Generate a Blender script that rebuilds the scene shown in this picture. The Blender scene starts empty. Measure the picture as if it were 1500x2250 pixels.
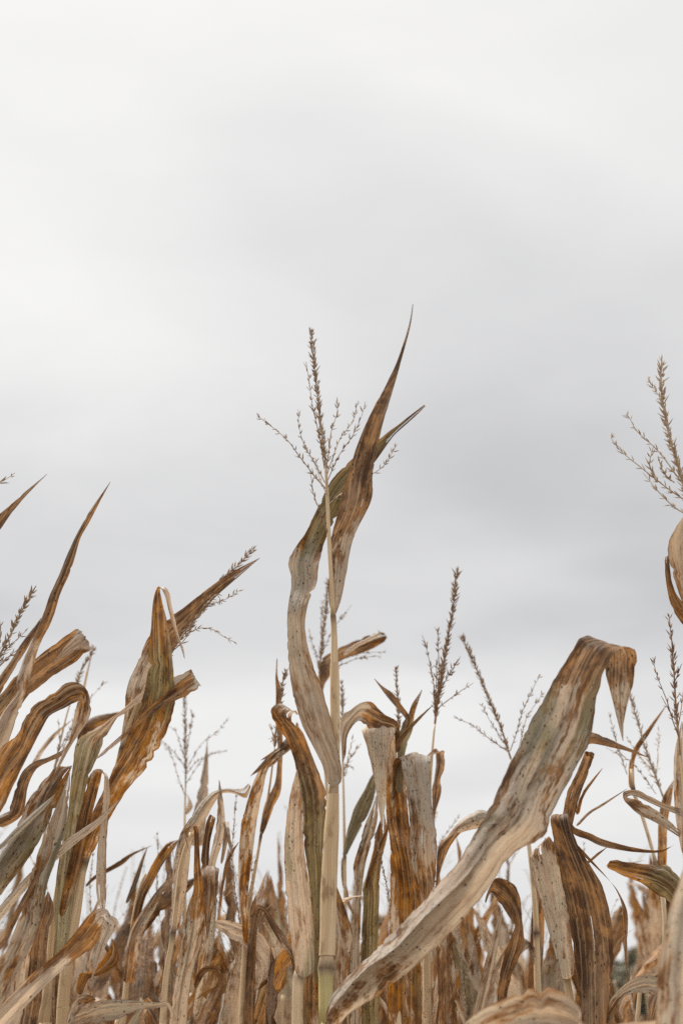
import bpy, math, random
from mathutils import Vector, noise

random.seed(7)
scene = bpy.context.scene
C = scene.collection

# ------------------------------------------------------------------ camera
CAM = Vector((0.0, 0.0, 1.40))
PITCH = math.radians(22.0)
FPX = 3125.0                      # focal length in photograph pixels (1500 x 2250)
cam_data = bpy.data.cameras.new("camera")
cam_data.sensor_fit = 'VERTICAL'
cam_data.sensor_height = 36.0
cam_data.lens = 50.0
cam_data.clip_start = 0.05
cam_data.clip_end = 3000.0
cam_data.dof.use_dof = True
cam_data.dof.focus_distance = 1.72
cam_data.dof.aperture_fstop = 5.6
cam_data.dof.aperture_blades = 7
camera = bpy.data.objects.new("camera", cam_data)
C.objects.link(camera)
camera.location = CAM
camera.rotation_euler = (math.radians(90) + PITCH, 0, 0)
scene.camera = camera

# ------------------------------------------------------------------ light
SUN_EL, SUN_AZ = math.radians(58), math.radians(-48)      # azimuth from +Y towards +X
world = bpy.data.worlds.new("World")
scene.world = world
world.use_nodes = True
wn, wl = world.node_tree.nodes, world.node_tree.links
wn.clear()


class G:
    """small helper to wire node graphs"""
    def __init__(self, nodes, links):
        self.n, self.l = nodes, links

    def node(self, t, **kw):
        n = self.n.new(t)
        for k, v in kw.items():
            setattr(n, k, v)
        return n

    def put(self, sock, v):
        if isinstance(v, bpy.types.NodeSocket):
            self.l.new(v, sock)
        elif v is not None:
            if hasattr(sock, "default_value"):
                try:
                    sock.default_value = v
                except Exception:
                    sock.default_value = (v[0], v[1], v[2], 1.0)

    def math(self, op, a, b=None, c=None, clamp=False):
        n = self.node('ShaderNodeMath', operation=op, use_clamp=clamp)
        for i, v in enumerate((a, b, c)):
            if v is not None:
                self.put(n.inputs[i], v)
        return n.outputs[0]

    def sm(self, v, a, b, o0=0.0, o1=1.0):
        n = self.node('ShaderNodeMapRange', interpolation_type='SMOOTHSTEP')
        self.put(n.inputs['Value'], v)
        for k, x in (('From Min', a), ('From Max', b), ('To Min', o0), ('To Max', o1)):
            self.put(n.inputs[k], x)
        return n.outputs['Result']

    def mix(self, f, a, b, mode='MIX'):
        n = self.node('ShaderNodeMix', data_type='RGBA', blend_type=mode)
        self.put(n.inputs[0], f)
        for i, v in ((6, a), (7, b)):
            if isinstance(v, (tuple, list)) and len(v) == 3:
                v = (*v, 1.0)
            self.put(n.inputs[i], v)
        return n.outputs[2]

    def xyz(self, x, y, z):
        n = self.node('ShaderNodeCombineXYZ')
        for i, v in enumerate((x, y, z)):
            self.put(n.inputs[i], v)
        return n.outputs[0]

    def noise(self, vec, scale=1.0, detail=3.0, rough=0.5, dist=0.0):
        n = self.node('ShaderNodeTexNoise')
        self.put(n.inputs['Vector'], vec)
        n.inputs['Scale'].default_value = scale
        n.inputs['Detail'].default_value = detail
        n.inputs['Roughness'].default_value = rough
        n.inputs['Distortion'].default_value = dist
        return n.outputs[0]


g = G(wn, wl)
w_out = g.node('ShaderNodeOutputWorld')
bg = g.node('ShaderNodeBackground')
sky = g.node('ShaderNodeTexSky', sky_type='NISHITA')
sky.sun_disc = False
sky.sun_elevation = SUN_EL
sky.sun_rotation = SUN_AZ
SKY_STRENGTH = 0.10
SKY_OX, SKY_OY = 21.8, 26.65
tc = g.node('ShaderNodeTexCoord')
sp = g.node('ShaderNodeSeparateXYZ')
g.put(sp.inputs[0], tc.outputs['Generated'])
dx, dy, dz = sp.outputs
# one overcast cloud deck, mapped on a flat layer overhead
zz = g.math('ADD', g.math('ABSOLUTE', dz), 0.16)
px = g.math('DIVIDE', dx, zz)
py = g.math('DIVIDE', dy, zz)
deck = g.xyz(px, py, 0.0)
def deck_noise(ox, oy, sx, sy, detail, rough, dist):
    return g.noise(g.xyz(g.math('MULTIPLY_ADD', px, sx, ox), g.math('MULTIPLY_ADD', py, sy, oy), 0.0), 1.0, detail, rough, dist)
n_big = deck_noise(SKY_OX, SKY_OY, 0.85, 1.05, 3.0, 0.45, 0.5)
n_mid = deck_noise(9.3, 2.0, 2.0, 2.6, 5.0, 0.5, 0.5)
n_fine = deck_noise(4.1, 7.0, 6.0, 8.0, 5.0, 0.55, 0.4)
# tone of the deck with height: pale towards the horizon, a greyer belt above it, then brighter towards the zenith
belt_z = g.math('ADD', dz, g.math('MULTIPLY_ADD', n_mid, 0.11, -0.055))
low = g.sm(belt_z, 0.245, 0.305, 0.83, 0.655)
high = g.math('ADD', g.sm(belt_z, 0.315, 0.50, 0.0, 0.12), g.sm(belt_z, 0.66, 1.05, 0.0, 0.95))
tone = g.math('ADD', low, high)
lump = g.sm(n_big, 0.40, 0.60, -0.065, 0.075)
tone = g.math('ADD', tone, g.math('MULTIPLY', lump, g.sm(dz, 0.10, 0.40, 0.45, 1.0)))
tone = g.math('ADD', tone, g.math('MULTIPLY_ADD', n_mid, 0.09, -0.045))
tone = g.math('ADD', tone, g.math('MULTIPLY_ADD', n_fine, 0.05, -0.025))
# the veiled sun behind the deck
sdir = Vector((math.sin(SUN_AZ) * math.cos(SUN_EL), math.cos(SUN_AZ) * math.cos(SUN_EL), math.sin(SUN_EL)))
dot = g.node('ShaderNodeVectorMath', operation='DOT_PRODUCT')
g.put(dot.inputs[0], tc.outputs['Generated'])
dot.inputs[1].default_value = sdir
veil = g.sm(g.math('ADD', dot.outputs['Value'], g.math('MULTIPLY_ADD', n_mid, 0.20, -0.10)), 0.62, 1.0, 0.0, 0.16)
tone = g.math('ADD', tone, veil)
tone = g.math('MULTIPLY', g.math('MAXIMUM', tone, 0.3), 0.925)
warm = g.sm(tone, 0.60, 0.88, 0.0, 1.0)
tint = g.mix(warm, (0.995, 0.996, 1.004), (1.003, 0.996, 0.982))
ccol = g.mix(1.0, tint, g.xyz(tone, tone, tone), 'MULTIPLY')
ccol = g.mix(1.0, ccol, (1 / SKY_STRENGTH,) * 3, 'MULTIPLY')
fin = g.mix(0.975, sky.outputs[0], ccol)
g.put(bg.inputs['Color'], fin)
bg.inputs['Strength'].default_value = SKY_STRENGTH
wl.new(bg.outputs[0], w_out.inputs[0])

sun_data = bpy.data.lights.new("sun", 'SUN')
sun_data.energy = 4.7
sun_data.angle = math.radians(18)
sun_data.color = (1.0, 0.965, 0.91)
sun = bpy.data.objects.new("sun", sun_data)
C.objects.link(sun)
sun.rotation_euler = (-sdir).to_track_quat('-Z', 'Y').to_euler()
sun.location = (0, 0, 30)

vs = scene.view_settings
vs.view_transform = 'Standard'
vs.look = 'None'
vs.exposure = 0.1
vs.gamma = 1.0
vs.use_curve_mapping = False
scene.cycles.max_bounces = 8
scene.cycles.transmission_bounces = 6
scene.cycles.use_denoising = False


# ------------------------------------------------------------------ materials
def new_mat(name):
    m = bpy.data.materials.new(name)
    m.use_nodes = True
    m.node_tree.nodes.clear()
    return m, G(m.node_tree.nodes, m.node_tree.links)


def make_leaf_material():
    m, g = new_mat("dry_corn_leaf")
    out = g.node('ShaderNodeOutputMaterial')
    uv = g.node('ShaderNodeUVMap', uv_map='metres')
    s = g.node('ShaderNodeSeparateXYZ')
    g.put(s.inputs[0], uv.outputs[0])
    U, V = s.outputs[0], s.outputs[1]
    a = g.node('ShaderNodeAttribute', attribute_name='tone')
    sc_ = g.node('ShaderNodeSeparateColor')
    g.put(sc_.inputs[0], a.outputs['Color'])
    rust, green, across = sc_.outputs[0], sc_.outputs[1], sc_.outputs[2]
    info = g.node('ShaderNodeObjectInfo')
    seed = g.math('MULTIPLY', info.outputs['Random'], 37.0)
    def co(su, sv, dz=0.0):
        return g.xyz(g.math('MULTIPLY', U, su), g.math('MULTIPLY', V, sv), g.math('ADD', seed, dz))
    vein = g.noise(co(430, 5), 1.0, 2.0, 0.6)
    fine = g.noise(co(300, 13, 5.0), 1.0, 4.0, 0.65, 0.0)
    streak = g.noise(co(95, 2.6, 11.0), 1.0, 4.0, 0.6, 0.0)
    blot = g.noise(co(48, 12, 21.0), 1.0, 5.0, 0.66, 0.35)
    patch = g.noise(co(24, 5.5, 31.0), 1.0, 3.0, 0.55, 0.4)
    mott = g.noise(co(260, 60, 41.0), 1.0, 3.0, 0.65)
    crink = g.noise(co(75, 48, 51.0), 1.0, 4.0, 0.6, 0.5)
    # bleached blade: grey-cream to tan along the veins
    base = g.mix(g.sm(streak, 0.30, 0.74), (0.83, 0.73, 0.62), (0.66, 0.51, 0.38))
    base = g.mix(g.sm(patch, 0.44, 0.64, 0.0, 0.75), base, (0.60, 0.585, 0.52))
    base = g.mix(g.sm(mott, 0.48, 0.70, 0.0, 0.55), base, (0.45, 0.30, 0.205))
    base = g.mix(g.math('MULTIPLY', g.sm(blot, 0.48, 0.62), g.sm(mott, 0.38, 0.60, 0.2, 0.9)), base, (0.34, 0.19, 0.105))
    # rusty brown areas
    k = g.math('ADD', g.math('MULTIPLY', blot, 0.58), g.math('MULTIPLY', streak, 0.12))
    k = g.math('ADD', k, g.math('MULTIPLY', mott, 0.30))
    thr = g.math('MULTIPLY_ADD', rust, -0.46, 0.68)
    rmask = g.sm(g.math('SUBTRACT', k, thr), -0.035, 0.045)
    rsel = g.math('ADD', g.math('MULTIPLY', crink, 0.45), g.math('ADD', g.math('MULTIPLY', fine, 0.3), g.math('MULTIPLY', mott, 0.25)))
    rcol = g.mix(g.sm(rsel, 0.40, 0.58), (0.54, 0.28, 0.098), (0.24, 0.115, 0.046))
    rcol = g.mix(g.sm(vein, 0.54, 0.70, 0.0, 0.5), rcol, (0.10, 0.048, 0.025))
    rcol = g.mix(g.sm(patch, 0.52, 0.68, 0.0, 0.8), rcol, (0.40, 0.275, 0.185))
    base = g.mix(g.math('MULTIPLY', rmask, 0.93), base, rcol)
    # last green
    gk = g.math('ADD', g.math('MULTIPLY', patch, 0.6), g.math('MULTIPLY', streak, 0.4))
    gmask = g.sm(g.math('SUBTRACT', gk, g.math('MULTIPLY_ADD', green, -0.46, 0.74)), -0.065, 0.075)
    gcol = g.mix(g.sm(fine, 0.38, 0.64), (0.32, 0.305, 0.19), (0.175, 0.162, 0.08))
    base = g.mix(g.math('MULTIPLY', gmask, 0.8), base, gcol)
    # dark decay blotches
    dk = g.math('ADD', g.math('MULTIPLY', blot, 0.5), g.math('ADD', g.math('MULTIPLY', fine, 0.17), g.math('MULTIPLY', crink, 0.18)))
    dk = g.math('ADD', dk, g.math('MULTIPLY', rust, 0.12))
    base = g.mix(g.sm(dk, 0.485, 0.59, 0.0, 0.82), base, (0.075, 0.038, 0.021))
    # veins
    base = g.mix(g.sm(vein, 0.54, 0.66, 0.0, 0.34), base, (0.21, 0.125, 0.07))
    base = g.mix(g.sm(vein, 0.45, 0.36, 0.0, 0.35), base, (0.72, 0.63, 0.51))
    # midrib and brown margins
    mid = g.math('ABSOLUTE', g.math('SUBTRACT', across, 0.5))
    base = g.mix(g.sm(mid, 0.035, 0.012, 0.0, 0.38), base, (0.58, 0.49, 0.36))
    base = g.mix(g.sm(g.math('ADD', mid, g.math('MULTIPLY_ADD', fine, 0.10, -0.05)), 0.455, 0.50, 0.0, 0.65), base, (0.23, 0.115, 0.05))
    # specks of leaf disease
    vor = g.node('ShaderNodeTexVoronoi', feature='F1')
    g.put(vor.inputs['Vector'], co(290, 150, 3.0))
    vor.inputs['Scale'].default_value = 1.0
    dens = g.math('MULTIPLY', g.sm(patch, 0.40, 0.62), 0.50)
    rnd = g.node('ShaderNodeSeparateColor')
    g.put(rnd.inputs[0], vor.outputs['Color'])
    spot = g.math('MULTIPLY', g.sm(vor.outputs['Distance'], g.math('MULTIPLY_ADD', rnd.outputs[1], 0.26, 0.18), 0.10),
                  g.math('LESS_THAN', rnd.outputs[0], g.math('ADD', dens, 0.05)))
    base = g.mix(g.math('MULTIPLY', spot, 0.92), base, (0.045, 0.024, 0.016))
    vor2 = g.node('ShaderNodeTexVoronoi', feature='F1')
    g.put(vor2.inputs['Vector'], co(420, 320, 13.0))
    vor2.inputs['Scale'].default_value = 1.0
    rnd2 = g.node('ShaderNodeSeparateColor')
    g.put(rnd2.inputs[0], vor2.outputs['Color'])
    spot2 = g.math('MULTIPLY', g.sm(vor2.outputs['Distance'], 0.30, 0.15),
                   g.math('LESS_THAN', rnd2.outputs[0], g.math('MULTIPLY', g.sm(patch, 0.42, 0.66), 0.5)))
    base = g.mix(g.math('MULTIPLY', spot2, 0.55), base, (0.12, 0.055, 0.03))
    # leaf to leaf differences
    hsv = g.node('ShaderNodeHueSaturation')
    g.put(hsv.inputs['Color'], base)
    g.put(hsv.inputs['Saturation'], g.math('MULTIPLY_ADD', g.math('FRACT', g.math('MULTIPLY', seed, 3.7)), 0.30, 0.93))
    g.put(hsv.inputs['Value'], g.math('MULTIPLY_ADD', g.math('FRACT', g.math('MULTIPLY', seed, 1.9)), 0.38, 0.60))
    col = hsv.outputs[0]
    bump = g.node('ShaderNodeBump')
    bump.inputs['Strength'].default_value = 0.8
    bump.inputs['Distance'].default_value = 0.0026
    hgt = g.math('ADD', g.math('MULTIPLY', vein, 0.30), g.math('ADD', g.math('MULTIPLY', streak, 0.7), g.math('MULTIPLY', crink, 1.1)))
    g.put(bump.inputs['Height'], hgt)
    p = g.node('ShaderNodeBsdfPrincipled')
    g.put(p.inputs['Base Color'], col)
    p.inputs['Roughness'].default_value = 0.62
    p.inputs['Specular IOR Level'].default_value = 0.28
    g.put(p.inputs['Normal'], bump.outputs[0])
    t = g.node('ShaderNodeBsdfTranslucent')
    warmc = g.mix(1.0, col, (1.0, 0.85, 0.66), 'MULTIPLY')
    g.put(t.inputs['Color'], warmc)
    g.put(t.inputs['Normal'], bump.outputs[0])
    mx = g.node('ShaderNodeMixShader')
    mx.inputs[0].default_value = 0.36
    g.l.new(p.outputs[0], mx.inputs[1])
    g.l.new(t.outputs[0], mx.inputs[2])
    g.l.new(mx.outputs[0], out.inputs[0])
    return m


def make_stalk_material():
    m, g = new_mat("dry_corn_stalk")
    out = g.node('ShaderNodeOutputMaterial')
    uv = g.node('ShaderNodeUVMap', uv_map='metres')
    s = g.node('ShaderNodeSeparateXYZ')
    g.put(s.inputs[0], uv.outputs[0])
    U, V = s.outputs[0], s.outputs[1]
    a = g.node('ShaderNodeAttribute', attribute_name='tone')
    sc_ = g.node('ShaderNodeSeparateColor')
    g.put(sc_.inputs[0], a.outputs['Color'])
    node_, green = sc_.outputs[0], sc_.outputs[1]
    info = g.node('ShaderNodeObjectInfo')
    seed = g.math('MULTIPLY', info.outputs['Random'], 29.0)
    def co(su, sv, dz=0.0):
        return g.xyz(g.math('MULTIPLY', U, su), g.math('MULTIPLY', V, sv), g.math('ADD', seed, dz))
    vein = g.noise(co(800, 6), 1.0, 2.0, 0.6)
    streak = g.noise(co(130, 5, 7.0), 1.0, 3.0, 0.55)
    blot = g.noise(co(60, 22, 17.0), 1.0, 4.0, 0.6)
    base = g.mix(g.sm(streak, 0.35, 0.65), (0.78, 0.62, 0.41), (0.63, 0.46, 0.27))
    base = g.mix(g.sm(vein, 0.5, 0.72, 0.0, 0.4), base, (0.30, 0.20, 0.11))
    base = g.mix(g.sm(blot, 0.54, 0.68, 0.0, 0.7), base, (0.26, 0.145, 0.07))
    base = g.mix(g.math('MULTIPLY', green, 0.75), base, (0.46, 0.43, 0.14))
    base = g.mix(g.math('MULTIPLY', node_, g.sm(blot, 0.30, 0.50, 0.6, 0.95)), base, (0.085, 0.045, 0.028))
    bump = g.node('ShaderNodeBump')
    bump.inputs['Strength'].default_value = 0.4
    bump.inputs['Distance'].default_value = 0.001
    g.put(bump.inputs['Height'], g.math('ADD', vein, blot))
    p = g.node('ShaderNodeBsdfPrincipled')
    g.put(p.inputs['Base Color'], base)
    p.inputs['Roughness'].default_value = 0.55
    p.inputs['Specular IOR Level'].default_value = 0.3
    g.put(p.inputs['Normal'], bump.outputs[0])
    g.l.new(p.outputs[0], out.inputs[0])
    return m


def make_tassel_material(name, c0, c1, c2):
    m, g = new_mat(name)
    out = g.node('ShaderNodeOutputMaterial')
    geo = g.node('ShaderNodeTexCoord')
    n = g.noise(geo.outputs['Object'], 260.0, 2.0, 0.6)
    n2 = g.noise(geo.outputs['Object'], 60.0, 2.0, 0.6)
    base = g.mix(g.sm(n, 0.35, 0.68), c0, c1)
    base = g.mix(g.sm(n2, 0.50, 0.70, 0.0, 0.8), base, c2)
    p = g.node('ShaderNodeBsdfPrincipled')
    g.put(p.inputs['Base Color'], base)
    p.inputs['Roughness'].default_value = 0.65
    p.inputs['Specular IOR Level'].default_value = 0.2
    g.l.new(p.outputs[0], out.inputs[0])
    return m


LEAF = make_leaf_material()
STALK = make_stalk_material()
TASSEL = make_tassel_material("dry_tassel", (0.42, 0.315, 0.225), (0.25, 0.165, 0.105), (0.52, 0.42, 0.31))
TASSEL_DARK = make_tassel_material("dark_tassel", (0.34, 0.225, 0.14), (0.19, 0.11, 0.062), (0.42, 0.29, 0.185))
TASSEL_PALE = make_tassel_material("pale_tassel", (0.54, 0.44, 0.33), (0.34, 0.245, 0.165), (0.60, 0.51, 0.40))


def ground_material():
    m, g = new_mat("field_soil")
    out = g.node('ShaderNodeOutputMaterial')
    geo = g.node('ShaderNodeTexCoord')
    n = g.noise(geo.outputs['Object'], 3.0, 6.0, 0.65)
    n2 = g.noise(geo.outputs['Object'], 22.0, 5.0, 0.65)
    base = g.mix(g.sm(n, 0.35, 0.65), (0.12, 0.085, 0.055), (0.19, 0.14, 0.095))
    base = g.mix(g.sm(n2, 0.52, 0.68, 0.0, 0.6), base, (0.30, 0.23, 0.16))
    bump = g.node('ShaderNodeBump')
    bump.inputs['Distance'].default_value = 0.03
    g.put(bump.inputs['Height'], n2)
    p = g.node('ShaderNodeBsdfPrincipled')
    g.put(p.inputs['Base Color'], base)
    p.inputs['Roughness'].default_value = 0.95
    g.put(p.inputs['Normal'], bump.outputs[0])
    g.l.new(p.outputs[0], out.inputs[0])
    return m


def tree_material(name, c0, c1):
    m, g = new_mat(name)
    out = g.node('ShaderNodeOutputMaterial')
    geo = g.node('ShaderNodeTexCoord')
    n = g.noise(geo.outputs['Object'], 1.3, 4.0, 0.6)
    base = g.mix(g.sm(n, 0.35, 0.65), c0, c1)
    p = g.node('ShaderNodeBsdfPrincipled')
    g.put(p.inputs['Base Color'], base)
    p.inputs['Roughness'].default_value = 0.7
    g.l.new(p.outputs[0], out.inputs[0])
    return m


# ------------------------------------------------------------------ geometry helpers
CP, SP_ = math.cos(PITCH), math.sin(PITCH)


def P(x, y, Y):
    """the point at ground distance Y (metres ahead of the viewer) seen at photograph pixel x, y"""
    a = (x - 750.0) / FPX
    b = -(y - 1125.0) / FPX
    d = Vector((a, CP - b * SP_, SP_ + b * CP))
    return CAM + d * (Y / d.y)


def cat(p0, p1, p2, p3, t):
    t2, t3 = t * t, t * t * t
    return 0.5 * ((2 * p1) + (p2 - p0) * t + (2 * p0 - 5 * p1 + 4 * p2 - p3) * t2 + (3 * p1 - p0 - 3 * p2 + p3) * t3)


def mesh_object(name, verts, faces, mat, parent, uvs=None, tones=None, smooth=True):
    me = bpy.data.meshes.new(name)
    me.from_pydata(verts, [], faces)
    if uvs is not None:
        lay = me.uv_layers.new(name='metres')
        idx = [0] * len(me.loops)
        me.loops.foreach_get('vertex_index', idx)
        flat = []
        for i in idx:
            flat.extend(uvs[i])
        lay.data.foreach_set('uv', flat)
    if tones is not None:
        at = me.color_attributes.new('tone', 'FLOAT_COLOR', 'POINT')
        flat = []
        for t in tones:
            flat.extend((t[0], t[1], t[2], 1.0))
        at.data.foreach_set('color', flat)
    if smooth:
        me.polygons.foreach_set('use_smooth', [True] * len(me.polygons))
    me.materials.append(mat)
    me.update()
    o = bpy.data.objects.new(name, me)
    C.objects.link(o)
    o.parent = parent
    return o


def lerp3(v, t):
    if not isinstance(v, (tuple, list)):
        return v
    n = len(v) - 1
    f = max(0.0, min(0.9999, t)) * n
    i = int(f)
    return v[i] + (v[i + 1] - v[i]) * (f - i)


def ribbon(name, A, B, parent, base, rust=0.4, green=0.1, curl=0.16, vee=0.10, ripple=0.032, cols=16, step=0.0045,
           rag=0.35, slit=None, seed=None, pleat=0.012, crinkle=0.02, taper=True):
    """a leaf blade between two 3-D edge lines A and B (lists of points, base first)"""
    rnd = random.Random(seed if seed is not None else random.random())
    n = len(A)
    # even out the stations
    rows = []
    for i in range(n - 1):
        a0, a1, a2, a3 = (A[max(i - 1, 0)], A[i], A[i + 1], A[min(i + 2, n - 1)])
        b0, b1, b2, b3 = (B[max(i - 1, 0)], B[i], B[i + 1], B[min(i + 2, n - 1)])
        L = max(((a2 + b2) / 2 - (a1 + b1) / 2).length, 0.35 * (a2 - a1).length, 0.35 * (b2 - b1).length)
        k = max(2, min(90, int(L / step)))
        for j in range(k):
            t = j / k
            rows.append((cat(a0, a1, a2, a3, t), cat(b0, b1, b2, b3, t)))
    rows.append((A[-1].copy(), B[-1].copy()))
    R = len(rows)
    for i in range(R):                                   # the base of a blade narrows where it leaves the stalk
        t = i / max(1, R - 1) / 0.035
        if t < 1 and taper:
            k = 0.35 + 0.65 * math.sqrt(max(t, 0.0))
            a_, b_ = rows[i]
            c_ = (a_ + b_) / 2
            rows[i] = (c_ + (a_ - c_) * k, c_ + (b_ - c_) * k)
    cent = [(r[0] + r[1]) / 2 for r in rows]
    dist = [0.0]
    for i in range(1, R):
        dist.append(dist[-1] + (cent[i] - cent[i - 1]).length)
    tot = max(dist[-1], 1e-4)
    # normals carried along so that they do not flip
    norms = []
    prev = None
    for i in range(R):
        T = cent[min(i + 1, R - 1)] - cent[max(i - 1, 0)]
        W = rows[i][1] - rows[i][0]
        N = T.cross(W)
        if N.length < 1e-9:
            N = prev.copy() if prev else Vector((0, -1, 0))
        N.normalize()
        if prev is None:
            if N.y > 0:
                N = -N
        elif N.dot(prev) < 0:
            N = -N
        if prev is not None:
            N = (N * 0.45 + prev * 0.55).normalized()
        norms.append(N)
        prev = N
    ph = [rnd.uniform(0, 6.28) for _ in range(6)]
    wl1, wl2 = rnd.uniform(0.045, 0.075), rnd.uniform(0.02, 0.03)
    so = rnd.uniform(0, 100)
    sgn = rnd.choice((-1, 1)) if curl > 0 else 1
    us = [j / cols for j in range(cols + 1)]
    slits = [slit + (0.005,)] if slit else []
    if rag > 0 and cols > 8:
        for _ in range(rnd.choice((0, 0, 0, 1)) + int(rag > 0.8) * 2):
            v0 = rnd.uniform(0.35, 0.92)
            slits.append((rnd.uniform(0.12, 0.88), v0, v0 + rnd.uniform(0.02, 0.07), rnd.uniform(0.003, 0.007)))
        if rag > 0.3:                                   # a frayed end
            for _ in range(2):
                slits.append((rnd.uniform(0.2, 0.8), rnd.uniform(0.86, 0.95), 1.1, 0.03))
    for s_ in slits:
        us += [s_[0] - s_[3], s_[0] + s_[3]]
    us = sorted(set(us))
    tears = [(rnd.choice((0, 1)), rnd.uniform(0.25, 0.97), rnd.uniform(0.002, 0.006), rnd.uniform(0.05, 0.20)) for _ in range(rnd.randint(0, 3))] if rag > 0 else []
    M = len(us)
    verts, uvs, tones, faces = [], [], [], []
    for i in range(R):
        a, b = rows[i]
        w = (b - a).length
        d = dist[i]
        v = d / tot
        N = norms[i]
        W = (b - a)
        Wd = W.normalized() if w > 1e-7 else Vector((1, 0, 0))
        ja = (noise.noise(Vector((d * 60, so, 1.0))) * 0.012 + noise.noise(Vector((d * 260, so, 5.0))) * 0.010) * min(w, 0.06)
        jb = (noise.noise(Vector((d * 60, so, 9.0))) * 0.012 + noise.noise(Vector((d * 260, so, 15.0))) * 0.010) * min(w, 0.06)
        ends = min(1.0, v * 6 + 0.15)
        nick = rag * min(w, 0.06) * ends
        ja += nick * 0.55 * max(0.0, noise.noise(Vector((d * 130, so, 71.0))) - 0.36)
        jb -= nick * 0.55 * max(0.0, noise.noise(Vector((d * 130, so, 91.0))) - 0.36)
        for sd, tv, tl, tdp in tears:
            q = max(0.0, 1 - abs(d - tv * tot) / tl) * tdp * min(w, 0.06) * min(1.0, rag * 2.5)
            if sd == 0:
                ja += q * 0.5
            else:
                jb -= q * 0.5
        wr = min(w, 0.07)
        cm = 1.0 + 0.6 * noise.noise(Vector((d * 9, so, 33.0)))
        for u in us:
            c = 2 * u - 1
            h = sgn * curl * cm * wr * (1 - c * c) + lerp3(vee, v) * wr * (1 - abs(c))
            e = abs(c) ** 2
            side = 0 if c < 0 else 2
            h += ripple * ends * wr * e * (math.sin(d / wl1 * 6.28 + ph[side]) + 0.55 * math.sin(d / wl2 * 6.28 + ph[side + 1]))
            h += wr * 0.035 * math.exp(-(c / 0.09) ** 2)
            h += wr * 0.08 * noise.noise(Vector((c * 1.6, d * 11, so)))
            h += wr * 0.055 * noise.noise(Vector((c * 5.0, d * 7, so + 50)))
            h += wr * crinkle * (noise.noise(Vector((c * 2.6, d * 38, so + 80))) + 0.6 * noise.noise(Vector((c * 5, d * 75, so + 90))))
            tri = abs(((u * 3.3 + 0.5 * noise.noise(Vector((d * 5, so, 44.0)))) % 1.0) * 2 - 1)
            h += wr * pleat * (tri - 0.5)
            pnt = a + W * u + N * h
            pnt = pnt + Wd * (ja * (1 - u) * (1 - u) * 2 + jb * u * u * 2)
            verts.append(pnt - base)
            uvs.append(((u - 0.5) * max(w, 0.012), d))
            tones.append((lerp3(rust, v), lerp3(green, v), u))
    for i in range(R - 1):
        v = dist[i] / tot
        for j in range(M - 1):
            um = (us[j] + us[j + 1]) / 2
            if any(abs(um - s_[0]) < s_[3] * 0.98 and s_[1] < v < s_[2] for s_ in slits):
                continue
            k = i * M + j
            faces.append((k, k + 1, k + M + 1, k + M))
    return mesh_object(name, verts, faces, LEAF, parent, uvs, tones)


def frame(T):
    T = T.normalized()
    up = Vector((0, 0, 1)) if abs(T.z) < 0.9 else Vector((0, 1, 0))
    X = T.cross(up).normalized()
    return X, T.cross(X).normalized()


def sample(pts, step):
    """points: list of (Vector, radius); Catmull-Rom resampled"""
    out = []
    n = len(pts)
    for i in range(n - 1):
        q = [pts[max(i - 1, 0)], pts[i], pts[i + 1], pts[min(i + 2, n - 1)]]
        L = (q[2][0] - q[1][0]).length
        k = max(1, min(200, int(L / step)))
        for j in range(k):
            t = j / k
            out.append((cat(q[0][0], q[1][0], q[2][0], q[3][0], t), q[1][1] + (q[2][1] - q[1][1]) * t))
    out.append(pts[-1])
    return out


def tube_geo(path, sides, verts, faces, base, uvs=None, tones=None, tonef=None, wob=0.0, so=0.0):
    X = Y = None
    d = 0.0
    s0 = len(verts)
    for i, (p, r) in enumerate(path):
        T = path[min(i + 1, len(path) - 1)][0] - path[max(i - 1, 0)][0]
        if T.length < 1e-9:
            T = Vector((0, 0, 1))
        T.normalize()
        if X is None:
            X, Y = frame(T)
        else:
            X = (X - T * X.dot(T)).normalized()
            Y = T.cross(X).normalized()
        if i:
            d += (p - path[i - 1][0]).length
        for k in range(sides):
            a = 6.28318 * k / sides
            rr = r * (1 + wob * noise.noise(Vector((math.cos(a) * 1.3, math.sin(a) * 1.3 + so, d * 14))))
            verts.append(p + X * (math.cos(a) * rr) + Y * (math.sin(a) * rr) - base)
            if uvs is not None:
                uvs.append((k / sides * 6.28 * max(r, 0.004), d))
                tones.append(tonef(p) if tonef else (0, 0, 0))
    for i in range(len(path) - 1):
        for k in range(sides):
            a = s0 + i * sides + k
            b = s0 + i * sides + (k + 1) % sides
            faces.append((a, b, b + sides, a + sides))
    faces.append(tuple(s0 + k for k in range(sides))[::-1])
    e = s0 + (len(path) - 1) * sides
    faces.append(tuple(e + k for k in range(sides)))


def stalk_mesh(pts, nodes, parent, base, green_zone=None, sides=14, step=0.012):
    """pts: (Vector, radius) from the ground up; nodes: list of node points"""
    path = sample(pts, step)
    so = random.random() * 50
    np_ = []
    for p, r in path:
        k = 1.0
        for q in nodes:
            d = (p - q).length
            k += 0.22 * math.exp(-(d / 0.006) ** 2)
            if p.z > q.z:                    # the sheath clasps tighter just above a joint
                k -= 0.10 * math.exp(-((d - 0.012) / 0.008) ** 2)
        np_.append((p, r * k))

    def tf(p):
        n_ = 0.0
        for q in nodes:
            n_ = max(n_, math.exp(-((p - q).length / 0.0075) ** 2))
        gz = 0.0
        if green_zone and green_zone[0] < p.z < green_zone[1]:
            gz = 0.8
        return (n_, gz, 0.0)
    v, f, uv, tn = [], [], [], []
    tube_geo(np_, sides, v, f, base, uv, tn, tf, 0.07, so)
    return mesh_object('stalk', v, f, STALK, parent, uv, tn)


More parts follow.
